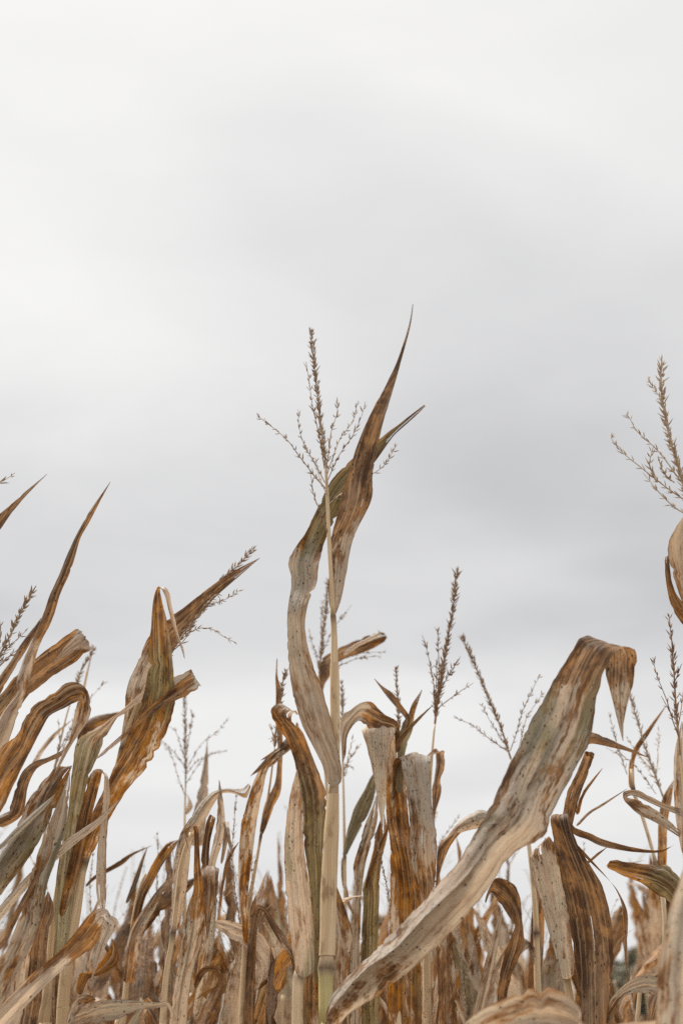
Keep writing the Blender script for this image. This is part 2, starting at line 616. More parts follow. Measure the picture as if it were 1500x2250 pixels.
def spikelet(verts, faces, base, p, T, out, L, W):
    """one pointed floret, a slim six-sided bud"""
    D = (T * random.uniform(0.62, 0.98) + out * random.uniform(0.12, 0.75)).normalized()
    X, Y = frame(D)
    s = len(verts)
    verts.append(p - base)
    for f_, w_ in ((0.30, 1.0), (0.62, 0.72)):
        q = p + D * (L * f_)
        for k in range(4):
            a = 1.5708 * k + 0.4
            verts.append(q + X * (math.cos(a) * W * w_) + Y * (math.sin(a) * W * w_ * 0.7) - base)
    verts.append(p + D * L - base)
    for k in range(4):
        k2 = (k + 1) % 4
        faces.append((s, s + 1 + k2, s + 1 + k))
        faces.append((s + 1 + k, s + 1 + k2, s + 5 + k2, s + 5 + k))
        faces.append((s + 5 + k, s + 5 + k2, s + 9))


def spike_geo(pts, r0, gap, per, L, W, base, start=0.0, skip=0.1, sides=5, gaps=0.9):
    """a tassel axis with florets along it; returns verts, faces"""
    v, f = [], []
    path = sample([(p, r0) for p in pts], 0.006)
    n = len(path)
    path = [(p + Vector((noise.noise(p * 22), noise.noise(p * 22 + Vector((9, 0, 0))), 0.5 * noise.noise(p * 22 + Vector((0, 9, 0))))) * (0.0005 + 0.006 * min(1.0, i / n)) * (0.4 if r0 > 0.0012 else 1.0), r0 * (1 - 0.65 * i / n)) for i, (p, r) in enumerate(path)]
    tube_geo(path, sides, v, f, base)
    acc, d, gnext = 0.0, 0.0, gap
    tot = sum((path[i + 1][0] - path[i][0]).length for i in range(n - 1))
    ang = random.uniform(0, 6)
    so = random.uniform(0, 99)
    for i in range(n - 1):
        seg = path[i + 1][0] - path[i][0]
        sl = seg.length
        d += sl
        acc += sl
        if d / max(tot, 1e-6) < start:
            acc = 0.0
            continue
        T = seg.normalized()
        X, Y = frame(T)
        while acc > gnext:
            acc -= gnext
            gnext = gap * random.choice((0.35, 0.6, 0.9, 1.2, 1.9))
            for _ in range(per):
                if random.random() < skip + gaps * max(0.0, noise.noise(Vector((d * 45, so, 0))) - 0.12):
                    continue
                ang += 2.4 + random.uniform(-0.5, 0.5)
                o = X * math.cos(ang) + Y * math.sin(ang)
                spikelet(v, f, base, path[i][0] + T * random.uniform(-0.5, 0.5) * gap + o * r0 * 0.5, T, o,
                         L * random.uniform(0.6, 1.25), W * random.uniform(0.7, 1.15))
    return v, f


def tassel_parts(parent, base, spike, branches, mat, dense=1.0, start=0.3, scale=1.0):
    """central spike as the part, side branches as its sub-parts; 3-D point lists"""
    v, f = spike_geo(spike, 0.0016 * scale, 0.0034 / dense, 3, 0.0098 * scale, 0.00122 * scale, base, start, 0.06, 5, 0.25)
    t = mesh_object('tassel', v, f, mat, parent, smooth=False)
    for br in branches:
        v, f = spike_geo(br, 0.0008 * scale, 0.0056 / dense, 2, 0.0084 * scale, 0.00098 * scale, base, 0.12, 0.22, 4)
        mesh_object('tassel_branch', v, f, mat, t, smooth=False)
    return t


def plant_root(base, label, group):
    o = bpy.data.objects.new('corn_plant', None)
    o.empty_display_size = 0.1
    C.objects.link(o)
    o.location = base
    o['label'] = label
    o['category'] = 'corn plant'
    o['group'] = group
    return o


def setting(o):
    o['kind'] = 'structure'
    return o


# ------------------------------------------------------------------ ground and far trees
gv, gf = [], []
xs = [-900, -300, -80, -25, -8, -2, 2, 8, 25, 80, 300, 900]
ys = [-900, -300, -60, -12, -3, 0, 3, 7, 14, 30, 60, 120, 300, 900]
for yy in ys:
    for xx in xs:
        gv.append((xx, yy, 0.0 if abs(xx) > 100 or abs(yy) > 200 else 0.012 * noise.noise(Vector((xx, yy, 0)))))
for j in range(len(ys) - 1):
    for i in range(len(xs) - 1):
        k = j * len(xs) + i
        gf.append((k, k + 1, k + len(xs) + 1, k + len(xs)))
setting(mesh_object('ground', gv, gf, ground_material(), None, smooth=False))

TREE_LEAF = tree_material("far_foliage", (0.16, 0.15, 0.10), (0.24, 0.205, 0.135))
TREE_BARK = tree_material("far_bark", (0.10, 0.08, 0.06), (0.16, 0.13, 0.10))


def far_tree(x_px, Y, height, radius, label, seed):
    rnd = random.Random(seed)
    b = P(x_px, 1900, Y)
    base = Vector((b.x, Y, 0))
    root = bpy.data.objects.new('hedgerow_tree', None)
    C.objects.link(root)
    root.location = base
    root['label'] = label
    root['category'] = 'tree'
    root['group'] = 'trees beyond the field'
    v, f = [], []
    tube_geo(sample([(base, 0.32), (base + Vector((0.1, 0, height * 0.3)), 0.22), (base + Vector((-0.1, 0, height * 0.75)), 0.07)], 0.5), 8, v, f, base)
    for k in range(9):
        a, z0 = rnd.uniform(0, 6.28), height * rnd.uniform(0.25, 0.6)
        p0 = base + Vector((0, 0, z0))
        p1 = p0 + Vector((math.cos(a) * radius * 0.7, math.sin(a) * radius * 0.7, height * rnd.uniform(0.12, 0.3)))
        tube_geo(sample([(p0, 0.10), ((p0 + p1) / 2 + Vector((0, 0, 0.2)), 0.06), (p1, 0.02)], 0.5), 6, v, f, base)
    mesh_object('trunk', v, f, TREE_BARK, root)
    v, f = [], []
    lobes = []
    for k in range(26):
        a, rr = rnd.uniform(0, 6.28), radius * math.sqrt(rnd.random())
        z = height * rnd.uniform(0.28, 0.92)
        shrink = 1.0 - 0.55 * max(0, (z / height - 0.5)) * 2
        lobes.append((Vector((math.cos(a) * rr * shrink, math.sin(a) * rr * shrink, z)), rnd.uniform(0.5, 1.1) * radius * 0.36))
    for c, r in lobes:
        for _ in range(230):
            d = Vector((rnd.gauss(0, 1), rnd.gauss(0, 1), rnd.gauss(0, 1))).normalized() * r * rnd.random() ** 0.4
            p = c + d
            s = rnd.uniform(0.09, 0.20)
            X = Vector((rnd.gauss(0, 1), rnd.gauss(0, 1), rnd.gauss(0, 1))).normalized()
            X2, Y2 = frame(X)
            k = len(v)
            v.extend([p - X2 * s, p - Y2 * s * 0.5, p + X2 * s, p + Y2 * s * 0.5])
            f.append((k, k + 1, k + 2, k + 3))
    mesh_object('crown', v, f, TREE_LEAF, root, smooth=False)


far_tree(1338, 62, 6.5, 2.3, 'low dark tree at the left end of the far hedgerow, lower right', 1)
far_tree(1385, 66, 7.4, 2.8, 'tall blurred dark tree beyond the field at lower right', 2)
far_tree(1470, 63, 6.5, 2.5, 'dark far tree cut by the right edge of the picture', 3)


# ------------------------------------------------------------------ corn plants laid out from what the photograph shows
class Plant:
    def __init__(self, label, Y, stalk, nodes=(), group='corn plants at the front of the field', green=None):
        """stalk: (x, y, width) pixels from the lowest seen point upward"""
        self.Y = Y
        pts = [(P(s[0], s[1], Y + (s[3] if len(s) > 3 else 0)), s[2] * 0.5 * Y * 0.98 / FPX) for s in stalk]
        p0, r0 = pts[0]
        dirn = (pts[1][0] - p0)
        lean = Vector((dirn.x / max(dirn.z, 0.05), 0, 0)) * 0.35
        foot = Vector((p0.x - lean.x * p0.z, p0.y, 0.0))
        low = [(foot, r0 * 1.15), (foot.lerp(p0, 0.5) - Vector((lean.x * 0.12, 0, 0)), r0 * 1.1)]
        self.base = foot
        self.root = plant_root(foot, label, group)
        nd = [P(n[0], n[1], Y) for n in nodes]
        for k in range(1, 5):
            q = foot.lerp(p0, k / 5.0)
            nd.append(q)
        gz = None
        if green:
            gz = (P(0, green[0], Y).z, P(0, green[1], Y).z)
        stalk_mesh(low + pts, nd, self.root, foot, gz)
        self.path = sample(low + pts, 0.01)

    def sheath(self, y0, y1, turn=0.0, rust=0.2, flare=0.25):
        """the split leaf base that clasps the stalk between two heights"""
        z0, z1 = P(0, y0, self.Y).z, P(0, y1, self.Y).z
        pth = [q for q in self.path if z0 <= q[0].z <= z1]
        v, f, uv, tn = [], [], [], []
        n, m = len(pth), 15
        so = random.uniform(0, 50)
        for i, (p_, r) in enumerate(pth):
            t = i / max(1, n - 1)
            rr = r * (1.04 + flare * t ** 5) + 0.0003
            a0 = turn + 0.5 * noise.noise(Vector((t * 3, so, 0))) + 0.5 * t
            span = 6.9 - 1.5 * t + 0.25 * noise.noise(Vector((t * 9, so, 7)))
            for k in range(m):
                u = k / (m - 1)
                a = a0 + span * u
                w_ = rr * (1 + 0.07 * u + 0.05 * noise.noise(Vector((u * 4, t * 8, so))))
                v.append(p_ + Vector((math.cos(a) * w_, math.sin(a) * w_, 0)) - self.base)
                uv.append((u * 6.3 * r, p_.z))
                tn.append((rust, 0.1, 0.2 + 0.25 * u))
        for i in range(n - 1):
            for k in range(m - 1):
                q = i * m + k
                f.append((q, q + 1, q + m + 1, q + m))
        return mesh_object('leaf_sheath', v, f, STALK, self.root, uv, [(0.55 * max(0.0, 1 - abs(t_[2] - 0.2) * 60) , 0.0, 0.0) for t_ in tn])

    def leaf(self, st, **kw):
        A, B = [], []
        for s in st:
            if len(s) == 2:
                s = (s[0], s[1], s[0] + 1.5, s[1])
            elif len(s) == 3:
                s = (s[0], s[1], s[0] + 1.5, s[1], s[2])
            dY = s[4] if len(s) > 4 else None
            dY2 = s[5] if len(s) > 5 else dY
            A.append((s[0], s[1], dY)); B.append((s[2], s[3], dY2))
        # depth offsets not given are carried over from the station before
        def res(E):
            out, last = [], 0.0
            for x, y, d in E:
                if d is None:
                    d = last
                last = d
                out.append(P(x, y, self.Y + d))
            return out
        return ribbon('leaf', res(A), res(B), self.root, self.base, **kw)

    def tassel(self, spike, branches, mat=None, dense=1.0, start=0.3, scale=1.0):
        rnd = random.Random(len(spike) + int(spike[0][0]))
        sp3 = [P(s[0], s[1], self.Y + (s[2] if len(s) > 2 else 0)) for s in spike]
        br3 = []
        for b in branches:
            n = len(b)
            dd = rnd.uniform(-0.05, 0.05)
            br3.append([P(s[0], s[1], self.Y + dd * i / max(1, n - 1)) for i, s in enumerate(b)])
        return tassel_parts(self.root, self.base, sp3, br3, mat or TASSEL, dense, start, scale)


# --- the tall plant in the middle
p = Plant('tallest dry corn plant, in the centre, pale stalk and open tassel above all others', 1.65,
          [(716, 2400, 30), (716, 2250, 30), (716, 2150, 31), (718, 2100, 32), (722, 1950, 33), (728, 1820, 30), (732, 1745, 23),
           (735, 1700, 20), (736, 1600, 20), (735, 1500, 19), (734, 1400, 15), (732, 1355, 12), (728, 1280, 11), (723, 1190, 10), (719, 1090, 8), (715, 1020, 6)],
          [(714, 2127), (732, 1732), (733, 1360)], green=(2300, 2140))
p.sheath(2112, 1742, 2.2, .2, 0)
p.sheath(1712, 1440, 0.8, .25, 0)
p.leaf([(727, 1352, 740, 1352, 0), (722, 1317, 751, 1310), (722, 1250, 762, 1250), (727, 1183, 777, 1180), (745, 1117, 815, 1100, -.01), (762, 1050, 818, 1047, -.015),
        (783, 983, 828, 987, -.015), (810, 917, 843, 923), (845, 850, 865, 850, 0), (872, 793, 883, 785, .01), (897, 717, 901, 717), (906, 668)],
       rust=(.15, .4, .85, 1, 1, .95), green=(.05, .1, .15, 0, 0), curl=.2, slit=(.72, .30, .325), seed=11)
p.leaf([(716, 1730, 757, 1722, -.012), (707, 1680, 749, 1680), (665, 1595, 736, 1617, -.01), (643, 1520, 711, 1524, 0), (633, 1448, 690, 1469), (631, 1384, 671, 1393),
        (632, 1340, 675, 1333), (640, 1285, 692, 1290, .02, .0), (634, 1230, 703, 1230, .02, .01), (673, 1167, 713, 1190, .03), (697, 1117, 743, 1127, .04),
        (730, 1053, 767, 1083, .05), (770, 1013, 800, 1043, .055), (833, 965, 832, 1003, .06), (873, 935, 864, 958), (899, 914, 902, 924), (932, 889, 934, 893)],
       rust=(.1, .05, .08, .3, .55, .75, .95), green=(.2, .1, .05, .3, .85, .7, .1), curl=.16, seed=12)
p.leaf([(714, 2275, 722, 2290, -.02), (730, 2185, 760, 2235, -.05), (821, 2092, 838, 2182, -.10), (880, 2030, 922, 2115, -.14), (956, 1950, 995, 2045, -.19),
        (1007, 1891, 1056, 1973, -.22), (1049, 1819, 1122, 1881, -.24), (1080, 1765, 1190, 1838, -.25), (1115, 1687, 1212, 1788, -.25), (1145, 1628, 1252, 1705),
        (1180, 1560, 1292, 1632), (1216, 1496, 1310, 1540), (1250, 1440, 1326, 1474), (1268, 1409, 1344, 1442, -.25), (1279, 1399, 1366, 1424, -.24), (1298, 1400, 1390, 1424, -.22),
        (1318, 1410, 1397, 1442, -.2), (1327, 1440, 1394, 1482, -.19), (1331, 1485, 1386, 1517), (1345, 1540, 1376, 1552), (1357, 1590, 1369, 1592), (1367, 1628)],
       rust=(.4, .42, .36, .2, .2, .3, .4, .45, .7, .5, .1), green=(.25, .2, .15, .15, .25, .42, .5, .3, 0, 0), curl=-.05, vee=(.6, .65, .6, .35, .05, -.05, 0, 0), ripple=.015, rag=.15, crinkle=.01, cols=22, seed=13)
p.tassel([(721, 1150), (718, 1050), (710, 967), (700, 883), (690, 810), (683, 724)],
         [[(715, 1073), (687, 1043), (650, 993), (610, 950), (568, 909)], [(713, 1060), (687, 1010), (663, 967), (648, 903)], [(713, 1030), (697, 925), (680, 857), (668, 797)],
          [(717, 1027), (727, 967), (737, 917), (741, 872)], [(718, 1043), (740, 983), (767, 930), (789, 880)], [(720, 1055), (745, 1000), (780, 940), (802, 883)],
          [(720, 1110), (780, 1060), (823, 1037), (853, 1010), (876, 977)], [(720, 1175), (703, 1127), (688, 1080), (681, 1035)], [(716, 1085), (700, 1045), (696, 1005)]], start=.28)

# --- plant with the rusty curled leaf just left of the tall one
p = Plant('corn plant with grey-white blade and rusty blade curled at its top, left of central stalk', 1.86,
          [(652, 2400, 24), (653, 2250, 24), (655, 2150, 22), (664, 2080, 14, .04), (685, 1900, 9, .07), (690, 1750, 6, .08)], [(655, 2142)])
p.leaf([(648, 2146, 688, 2146, -.01), (643, 2095, 692, 2100), (633, 2013, 689, 2027), (627, 1933, 677, 1933), (625, 1853, 667, 1853), (630, 1797, 665, 1783), (638, 1743, 660, 1743), (652, 1690)],
       rust=(.1, .02, 0, 0), green=(.55, .5, .45, .3), curl=.15, rag=.1, seed=21)
p.leaf([(690, 2160, 706, 2160, .03), (688, 2013, 703, 2013, .02), (679, 1933, 709, 1933), (667, 1850, 712, 1850), (666, 1797, 716, 1797), (659, 1743, 716, 1743), (649, 1682, 692, 1677),
        (634, 1637, 672, 1625), (606, 1592, 661, 1600, 0), (597, 1577, 650, 1594, -.02), (594, 1563, 640, 1584, -.035), (601, 1551, 642, 1570, -.03), (618, 1547, 650, 1562, -.01), (634, 1560, 656, 1570, .0)],
       rust=(.55, .6, .75, .95, .95, .3), green=(.8, .8, .6, .1, 0), curl=.14, seed=22)
p.leaf([(700, 2300, 760, 2280, .02), (704, 2110, 768, 2105), (706, 2056, 775, 2056), (708, 1981, 753, 1981), (718, 1940, 738, 1942), (728, 1905)],
       rust=(.5, .45, .5), green=(.4, .4, .2), curl=.12, seed=23)
p.leaf([(660, 2300, 712, 2300, .05), (664, 2200, 712, 2200), (668, 2140, 708, 2140), (680, 2070, 704, 2070)], rust=.5, green=.3, seed=24)

# --- plant behind the tall stalk with a dark leaf pointing right
p = Plant('corn plant whose dark ragged leaf points right from behind the central stalk', 2.35,
          [(735, 2300, 10), (735, 2100, 9), (722, 1800, 8), (706, 1560, 6), (700, 1480, 4)], [(735, 2000)])
p.leaf([(690, 1560, 702, 1570, 0), (698, 1500, 712, 1508), (704, 1455, 722, 1490), (715, 1440, 735, 1466), (745, 1424, 752, 1450), (785, 1406, 794, 1436), (820, 1393, 828, 1420), (838, 1389, 844, 1410), (846, 1394, 849, 1402), (850, 1402)],
       rust=(.3, .9, 1, 1, .9), green=0, curl=.1, vee=.3, rag=.9, seed=31)
p.leaf([(752, 1436, 757, 1442, -.03), (785, 1412, 789, 1420), (812, 1399, 816, 1407), (832, 1386, 838, 1394), (826, 1384)], rust=.1, curl=.2, seed=32)
p.tassel([(700, 1490), (706, 1430), (714, 1350), (721, 1270)],
         [[(702, 1470), (692, 1430), (681, 1388)], [(705, 1440), (735, 1380), (772, 1330)], [(704, 1480), (740, 1455), (790, 1436), (848, 1432)],
          [(703, 1495), (735, 1470), (780, 1448), (838, 1440)], [(702, 1485), (716, 1462), (738, 1440)], [(708, 1400), (704, 1360), (712, 1320)]], start=.1, scale=1.05)

# --- thin plant in front of the gap right of the stalk
p = Plant('thin stalk with one olive blade between central stalk and folded leaves', 2.25,
          [(762, 2300, 9), (758, 2003, 8), (757, 1885, 7), (755, 1760, 5), (753, 1683, 4), (751, 1600, 3)], [(757, 1880)])
p.leaf([(752, 1880, 760, 1882, -.01), (760, 1838, 785, 1832), (777, 1779, 809, 1787), (799, 1739, 823, 1747), (812, 1712, 825, 1718), (826, 1690)], rust=(.4, .4, .5), green=(.7, .8, .6), seed=41)
p.leaf([(750, 1885, 757, 1880, .0), (750, 1930, 758, 1920), (760, 1980, 766, 1970), (774, 2010)], rust=.7, curl=.3, seed=42)
p.tassel([(752, 1600), (751, 1560), (749, 1497)], [[(755, 1700), (765, 1660), (781, 1618)], [(756, 1690), (770, 1665), (795, 1636)], [(756, 1705), (766, 1680), (775, 1695)]], start=.1)

# --- pair of folded-over leaves right of centre
p = Plant('corn plant with two wide leaves folded flat over their tops, right of centre', 1.95,
          [(874, 2400, 20), (874, 2250, 20), (876, 2050, 17, .04), (877, 1850, 12, .08), (876, 1740, 9, .08), (875, 1650, 6, .08), (875, 1590, 4, .08)], [(876, 2040), (876, 1740)])
p.leaf([(850, 2420, 920, 2420, -.01), (850, 2250, 926, 2250), (856, 2040, 921, 2027), (857, 1933, 919, 1960), (857, 1853, 897, 1867), (849, 1800, 881, 1800, .02), (846, 1720, 873, 1733, .03), (835, 1650, 871, 1660, .03), (800, 1613, 871, 1610, .02),
        (793, 1603, 871, 1603, 0), (796, 1610, 868, 1611, -.02), (804, 1634, 860, 1634, -.025), (815, 1680, 852, 1680), (825, 1733, 848, 1733), (831, 1773, 846, 1773), (837, 1812)],
       rust=(.75, .6, .5, .6, .5, .05, .05, .15), green=(.3, .3, .2, .1, 0), curl=-.14, vee=-.04, rag=.1, seed=51)
p.leaf([(890, 2100, 930, 2100, .05), (882, 1960, 922, 1960), (872, 1860, 905, 1860), (864, 1760, 894, 1760, .03), (861, 1705, 892, 1705, .02), (863, 1678, 912, 1676, .01), (874, 1667, 944, 1667, -.01), (880, 1676, 946, 1672, -.025),
        (884, 1692, 945, 1688, -.035), (893, 1740, 947, 1750), (899, 1800, 955, 1810), (898, 1850, 959, 1835), (905, 1900, 958, 1890), (922, 1950, 953, 1950), (932, 1985)],
       rust=(.8, .8, .9, .5, .2, .4, .45), green=(.2, .1, 0, 0, .1), curl=-.18, vee=-.04, rag=.1, slit=(.45, .8, .9), seed=52)
p.leaf([(880, 1650, 868, 1655, .0), (874, 1590, 864, 1606), (845, 1570, 835, 1600, -.02), (820, 1545, 810, 1600, -.04), (796, 1543, 787, 1584, -.05), (769, 1560, 764, 1614, -.05), (748, 1582, 760, 1652), (752, 1676)],
       rust=(.7, .95, .8, .2, .15, .3), green=.1, curl=.18, seed=53)
p.leaf([(888, 1606, 896, 1600, -.0), (892, 1583, 901, 1577), (871, 1556, 882, 1549), (849, 1530, 861, 1522), (836, 1512, 842, 1509), (821, 1491)], rust=(.6, .8, .7), green=.2, curl=.25, seed=54)
p.leaf([(868, 1740, 884, 1745, .02), (872, 1664, 888, 1668), (876, 1627, 896, 1630), (884, 1588, 906, 1603), (897, 1569, 909, 1576), (905, 1547, 915, 1553), (926, 1516)], rust=(.3, .3, .9), green=(.6, .6, 0), curl=.2, seed=55)
p.leaf([(866, 1640, 874, 1646, -.02), (884, 1610, 891, 1617), (918, 1576, 923, 1580), (951, 1548)], rust=.75, curl=.4, seed=56)
p.leaf([(772, 2420, 792, 2420, .03), (769, 2240, 792, 2240, .03), (769, 2120, 790, 2117, .03), (772, 2013, 793, 1990), (779, 1949, 797, 1935), (776, 1901, 804, 1893), (788, 1861, 815, 1853), (801, 1813, 827, 1813), (815, 1780, 830, 1780), (826, 1748)],
       rust=(.2, .15, .3, .5), green=(.5, .5, .3), vee=.2, seed=57)
p.leaf([(800, 2420, 834, 2420, .05), (794, 2240, 834, 2240, .05), (792, 2112, 830, 2080), (798, 1987, 833, 1973), (797, 1950, 834, 1933), (807, 1915, 839, 1888), (820, 1867, 849, 1845), (826, 1827, 850, 1823), (842, 1785)],
       rust=(.45, .5, .9), green=(.75, .75, .3), seed=58)
p.leaf([(800, 1950, 806, 1955, .02), (812, 1905, 818, 1912), (830, 1855, 838, 1862), (846, 1822, 852, 1828), (850, 1800)], rust=1.0, curl=.4, rag=.9, seed=59)
p.tassel([(877, 1640, .08), (875, 1580, .08), (873, 1530, .08), (870, 1466, .08)], [], start=.1, scale=.9)

# --- plant with the dense brown tassel
p = Plant('corn plant with the thick dark brown tassel standing right of centre', 2.03,
          [(940, 2400, 18), (938, 2250, 18), (936, 2000, 14), (938, 1850, 10), (943, 1740, 7), (950, 1640, 5), (955, 1590, 4)], [(937, 2060)])
p.tassel([(955, 1590), (964, 1520), (976, 1448), (988, 1380), (996, 1320), (1005, 1253)],
         [[(955, 1575), (950, 1480), (937, 1424), (926, 1397)], [(960, 1540), (965, 1460), (961, 1381)], [(962, 1530), (984, 1484), (1005, 1449)], [(957, 1560), (996, 1530), (1040, 1501)],
          [(958, 1550), (970, 1480), (978, 1420)], [(956, 1570), (958, 1500), (956, 1450)]], mat=TASSEL_DARK, dense=1.1, start=.05, scale=1.15)
p.leaf([(945, 1820, 952, 1822, .01), (950, 1787, 957, 1784), (948, 1736, 969, 1740), (953, 1715, 967, 1712), (957, 1683, 975, 1690), (957, 1659, 977, 1657), (959, 1644, 972, 1649, -.01), (950, 1648, 958, 1656, -.02), (930, 1668, -.02)], rust=(.7, .9, .9, .3), curl=.25, seed=62)
p.leaf([(956, 1960, 962, 1960, .02), (958, 1915, 966, 1920), (962, 1862, 985, 1866), (986, 1832, 1006, 1836), (1010, 1805, 1018, 1828), (1047, 1781, 1051, 1820), (1075, 1784, 1078, 1815), (1110, 1795, 1110, 1812), (1150, 1830)], rust=(.8, .9, .3, .15, .2), curl=.2, seed=63)
p.leaf([(968, 2330, 1006, 2330, -.03), (965, 2250, 1004, 2250), (961, 2160, 1002, 2150), (960, 2095, 996, 2092), (966, 2060, 992, 2052), (980, 2022)], rust=(.55, .5, .45), green=.1, seed=64)
p.leaf([(1030, 2260, 1056, 2255, .0), (1047, 2190, 1072, 2185), (1062, 2127, 1084, 2127), (1080, 2060, 1096, 2062), (1103, 2000)], rust=.25, vee=.25, seed=65)

# --- plant with slender leaning tassel, behind the big leaf
p = Plant('corn plant with slender left-leaning tassel rising behind the big broad leaf', 2.15,
          [(1185, 2300, 16), (1175, 2000, 12), (1150, 1780, 7), (1122, 1668, 4)], [(1178, 2050)])
p.tassel([(1122, 1668), (1100, 1600), (1076, 1544), (1056, 1496), (1036, 1448), (1014, 1398)],
         [[(1116, 1652), (1076, 1624), (1032, 1592), (994, 1576)], [(1112, 1640), (1084, 1596), (1056, 1548)], [(1120, 1650), (1148, 1568), (1168, 1520), (1188, 1484)], [(1140, 1640), (1156, 1580), (1194, 1520)]], start=.1)
p.leaf([(1064, 1975, 1066, 1990, -.1), (1080, 1938, 1076, 1962), (1095, 1928, 1086, 1968), (1128, 1945, 1106, 1998), (1143, 1975, 1124, 2025), (1146, 2017, 1130, 2037), (1150, 2072, 1112, 2085), (1133, 2119, 1099, 2130), (1114, 2182, 1093, 2180), (1110, 2260, 1089, 2260), (1104, 2340, 1092, 2340)],
       rust=(1, 1, .9, .6, .5), green=0, curl=.2, seed=71)
p.leaf([(1150, 2330, 1185, 2330, .02), (1160, 2150, 1190, 2150), (1165, 2050, 1195, 2045), (1170, 1950, 1192, 1945), (1178, 1880)], rust=.6, green=.2, seed=72)
p.leaf([(1140, 2100, 1150, 2090, .0), (1150, 2060, 1172, 2080), (1170, 2120, 1186, 2110), (1190, 2180)], rust=.2, seed=73)

# --- the rusty broad leaf at right
p = Plant('corn plant with broad rust-brown speckled leaf and long dark tip reaching right', 1.72,
          [(1268, 2400, 20), (1262, 2270, 19), (1242, 2140, 15), (1226, 2080, 13), (1206, 2000, 11), (1186, 1910, 9), (1178, 1865, 8)], [(1242, 2145), (1180, 1872)])
p.leaf([(1287, 2330, 1330, 2330, -.02), (1276, 2210, 1338, 2195), (1262, 2110, 1347, 2090), (1249, 2013, 1343, 2030), (1235, 1940, 1325, 1955), (1222, 1870, 1285, 1885), (1214, 1830, 1264, 1845), (1208, 1800, 1248, 1798, -.02),
        (1216, 1789, 1246, 1788, .0), (1240, 1803, 1250, 1797, .03), (1258, 1832, 1262, 1818, .035), (1290, 1845, 1292, 1829), (1317, 1858, 1318, 1842), (1350, 1866, 1351, 1852), (1390, 1872, 1391, 1862), (1430, 1874, 1430, 1868), (1456, 1871, 1456, 1866), (1478, 1857)],
       rust=(.6, .8, .9, .85, .95, .8, .8, .8, .8), green=(.1, .15, .2, .15, .05, 0, 0), curl=.1, vee=-.12, slit=(.52, .24, .33), rag=.15, ripple=.02, seed=81)
p.leaf([(1236, 2155, 1262, 2145, -.01), (1205, 2050, 1252, 2030), (1185, 1980, 1238, 1955), (1166, 1920, 1226, 1880), (1161, 1890, 1214, 1850), (1172, 1868, 1204, 1838), (1186, 1858, 1194, 1850)], rust=(.25, .2, .3, .45), green=(.2, .3, .1), vee=.3, seed=82)
p.leaf([(1205, 1900, 1240, 1880, .05), (1215, 1850, 1248, 1850), (1235, 1790, 1262, 1790), (1245, 1740, 1276, 1740), (1265, 1700, 1291, 1700), (1280, 1662, 1303, 1663), (1284, 1652, 1305, 1656, .03), (1288, 1662, 1303, 1668, .05)], rust=(.6, .8, .95, .4), green=.2, curl=.2, seed=83)
p.leaf([(1262, 1790, 1272, 1790, .05), (1276, 1745, 1282, 1750), (1300, 1712, 1304, 1716), (1322, 1688)], rust=.85, curl=.4, seed=84)
p.leaf([(1262, 1815, 1270, 1815, .06), (1290, 1785, 1296, 1788), (1321, 1766, 1325, 1770), (1376, 1733)], rust=.4, curl=.4, seed=85)
p.leaf([(1280, 1615, 1280, 1640, .12), (1300, 1609, 1298, 1634), (1332, 1621, 1331, 1640), (1367, 1637, 1368, 1648), (1400, 1652, 1400, 1658), (1428, 1667)], rust=(.5, .7, .4), curl=.25, seed=86)
p.leaf([(1262, 1850, 1272, 1870, .05), (1290, 1880, 1296, 1895), (1330, 1925, 1338, 1935), (1352, 1955, 1358, 1960), (1365, 1990, 1376, 2000), (1368, 2040, 1378, 2040), (1372, 2110, 1376, 2110), (1379, 2180)], rust=(.6, .5, .8), curl=.3, rag=.9, seed=87)
p.leaf([(1285, 1895, 1290, 1900, .1), (1310, 1875, 1313, 1880), (1331, 1862)], rust=.9, curl=.3, seed=88)

# --- thin bent stalk and fluffy tassel at right
p = Plant('thin bent corn stalk with fluffy pale tassel between big leaf and right edge', 2.2,
          [(1470, 2300, 12), (1458, 2000, 10), (1439, 1896, 8), (1412, 1800, 8), (1390, 1735, 9), (1386, 1690, 8)], [(1439, 1896), (1390, 1735)])
p.leaf([(1380, 1732, 1394, 1736, 0), (1381, 1680, 1392, 1680), (1392, 1643, 1402, 1649), (1418, 1606, 1426, 1611), (1461, 1551)], rust=(.35, .7, .9), curl=.3, seed=91)
p.leaf([(1440, 1960, 1462, 1960, 0), (1444, 1860, 1464, 1860), (1446, 1800, 1466, 1805), (1455, 1752, 1474, 1760), (1478, 1715)], rust=.5, curl=.2, seed=92)
p.tassel([(1456, 1752), (1431, 1683), (1412, 1630), (1396, 1571), (1381, 1521)],
         [[(1377, 1702), (1361, 1649), (1345, 1590), (1337, 1563)], [(1440, 1745), (1407, 1699), (1380, 1670), (1332, 1643)], [(1441, 1700), (1444, 1640), (1447, 1595)], [(1436, 1690), (1410, 1670), (1378, 1620)], [(1445, 1720), (1420, 1690), (1398, 1650)]], mat=TASSEL_PALE, start=.1)

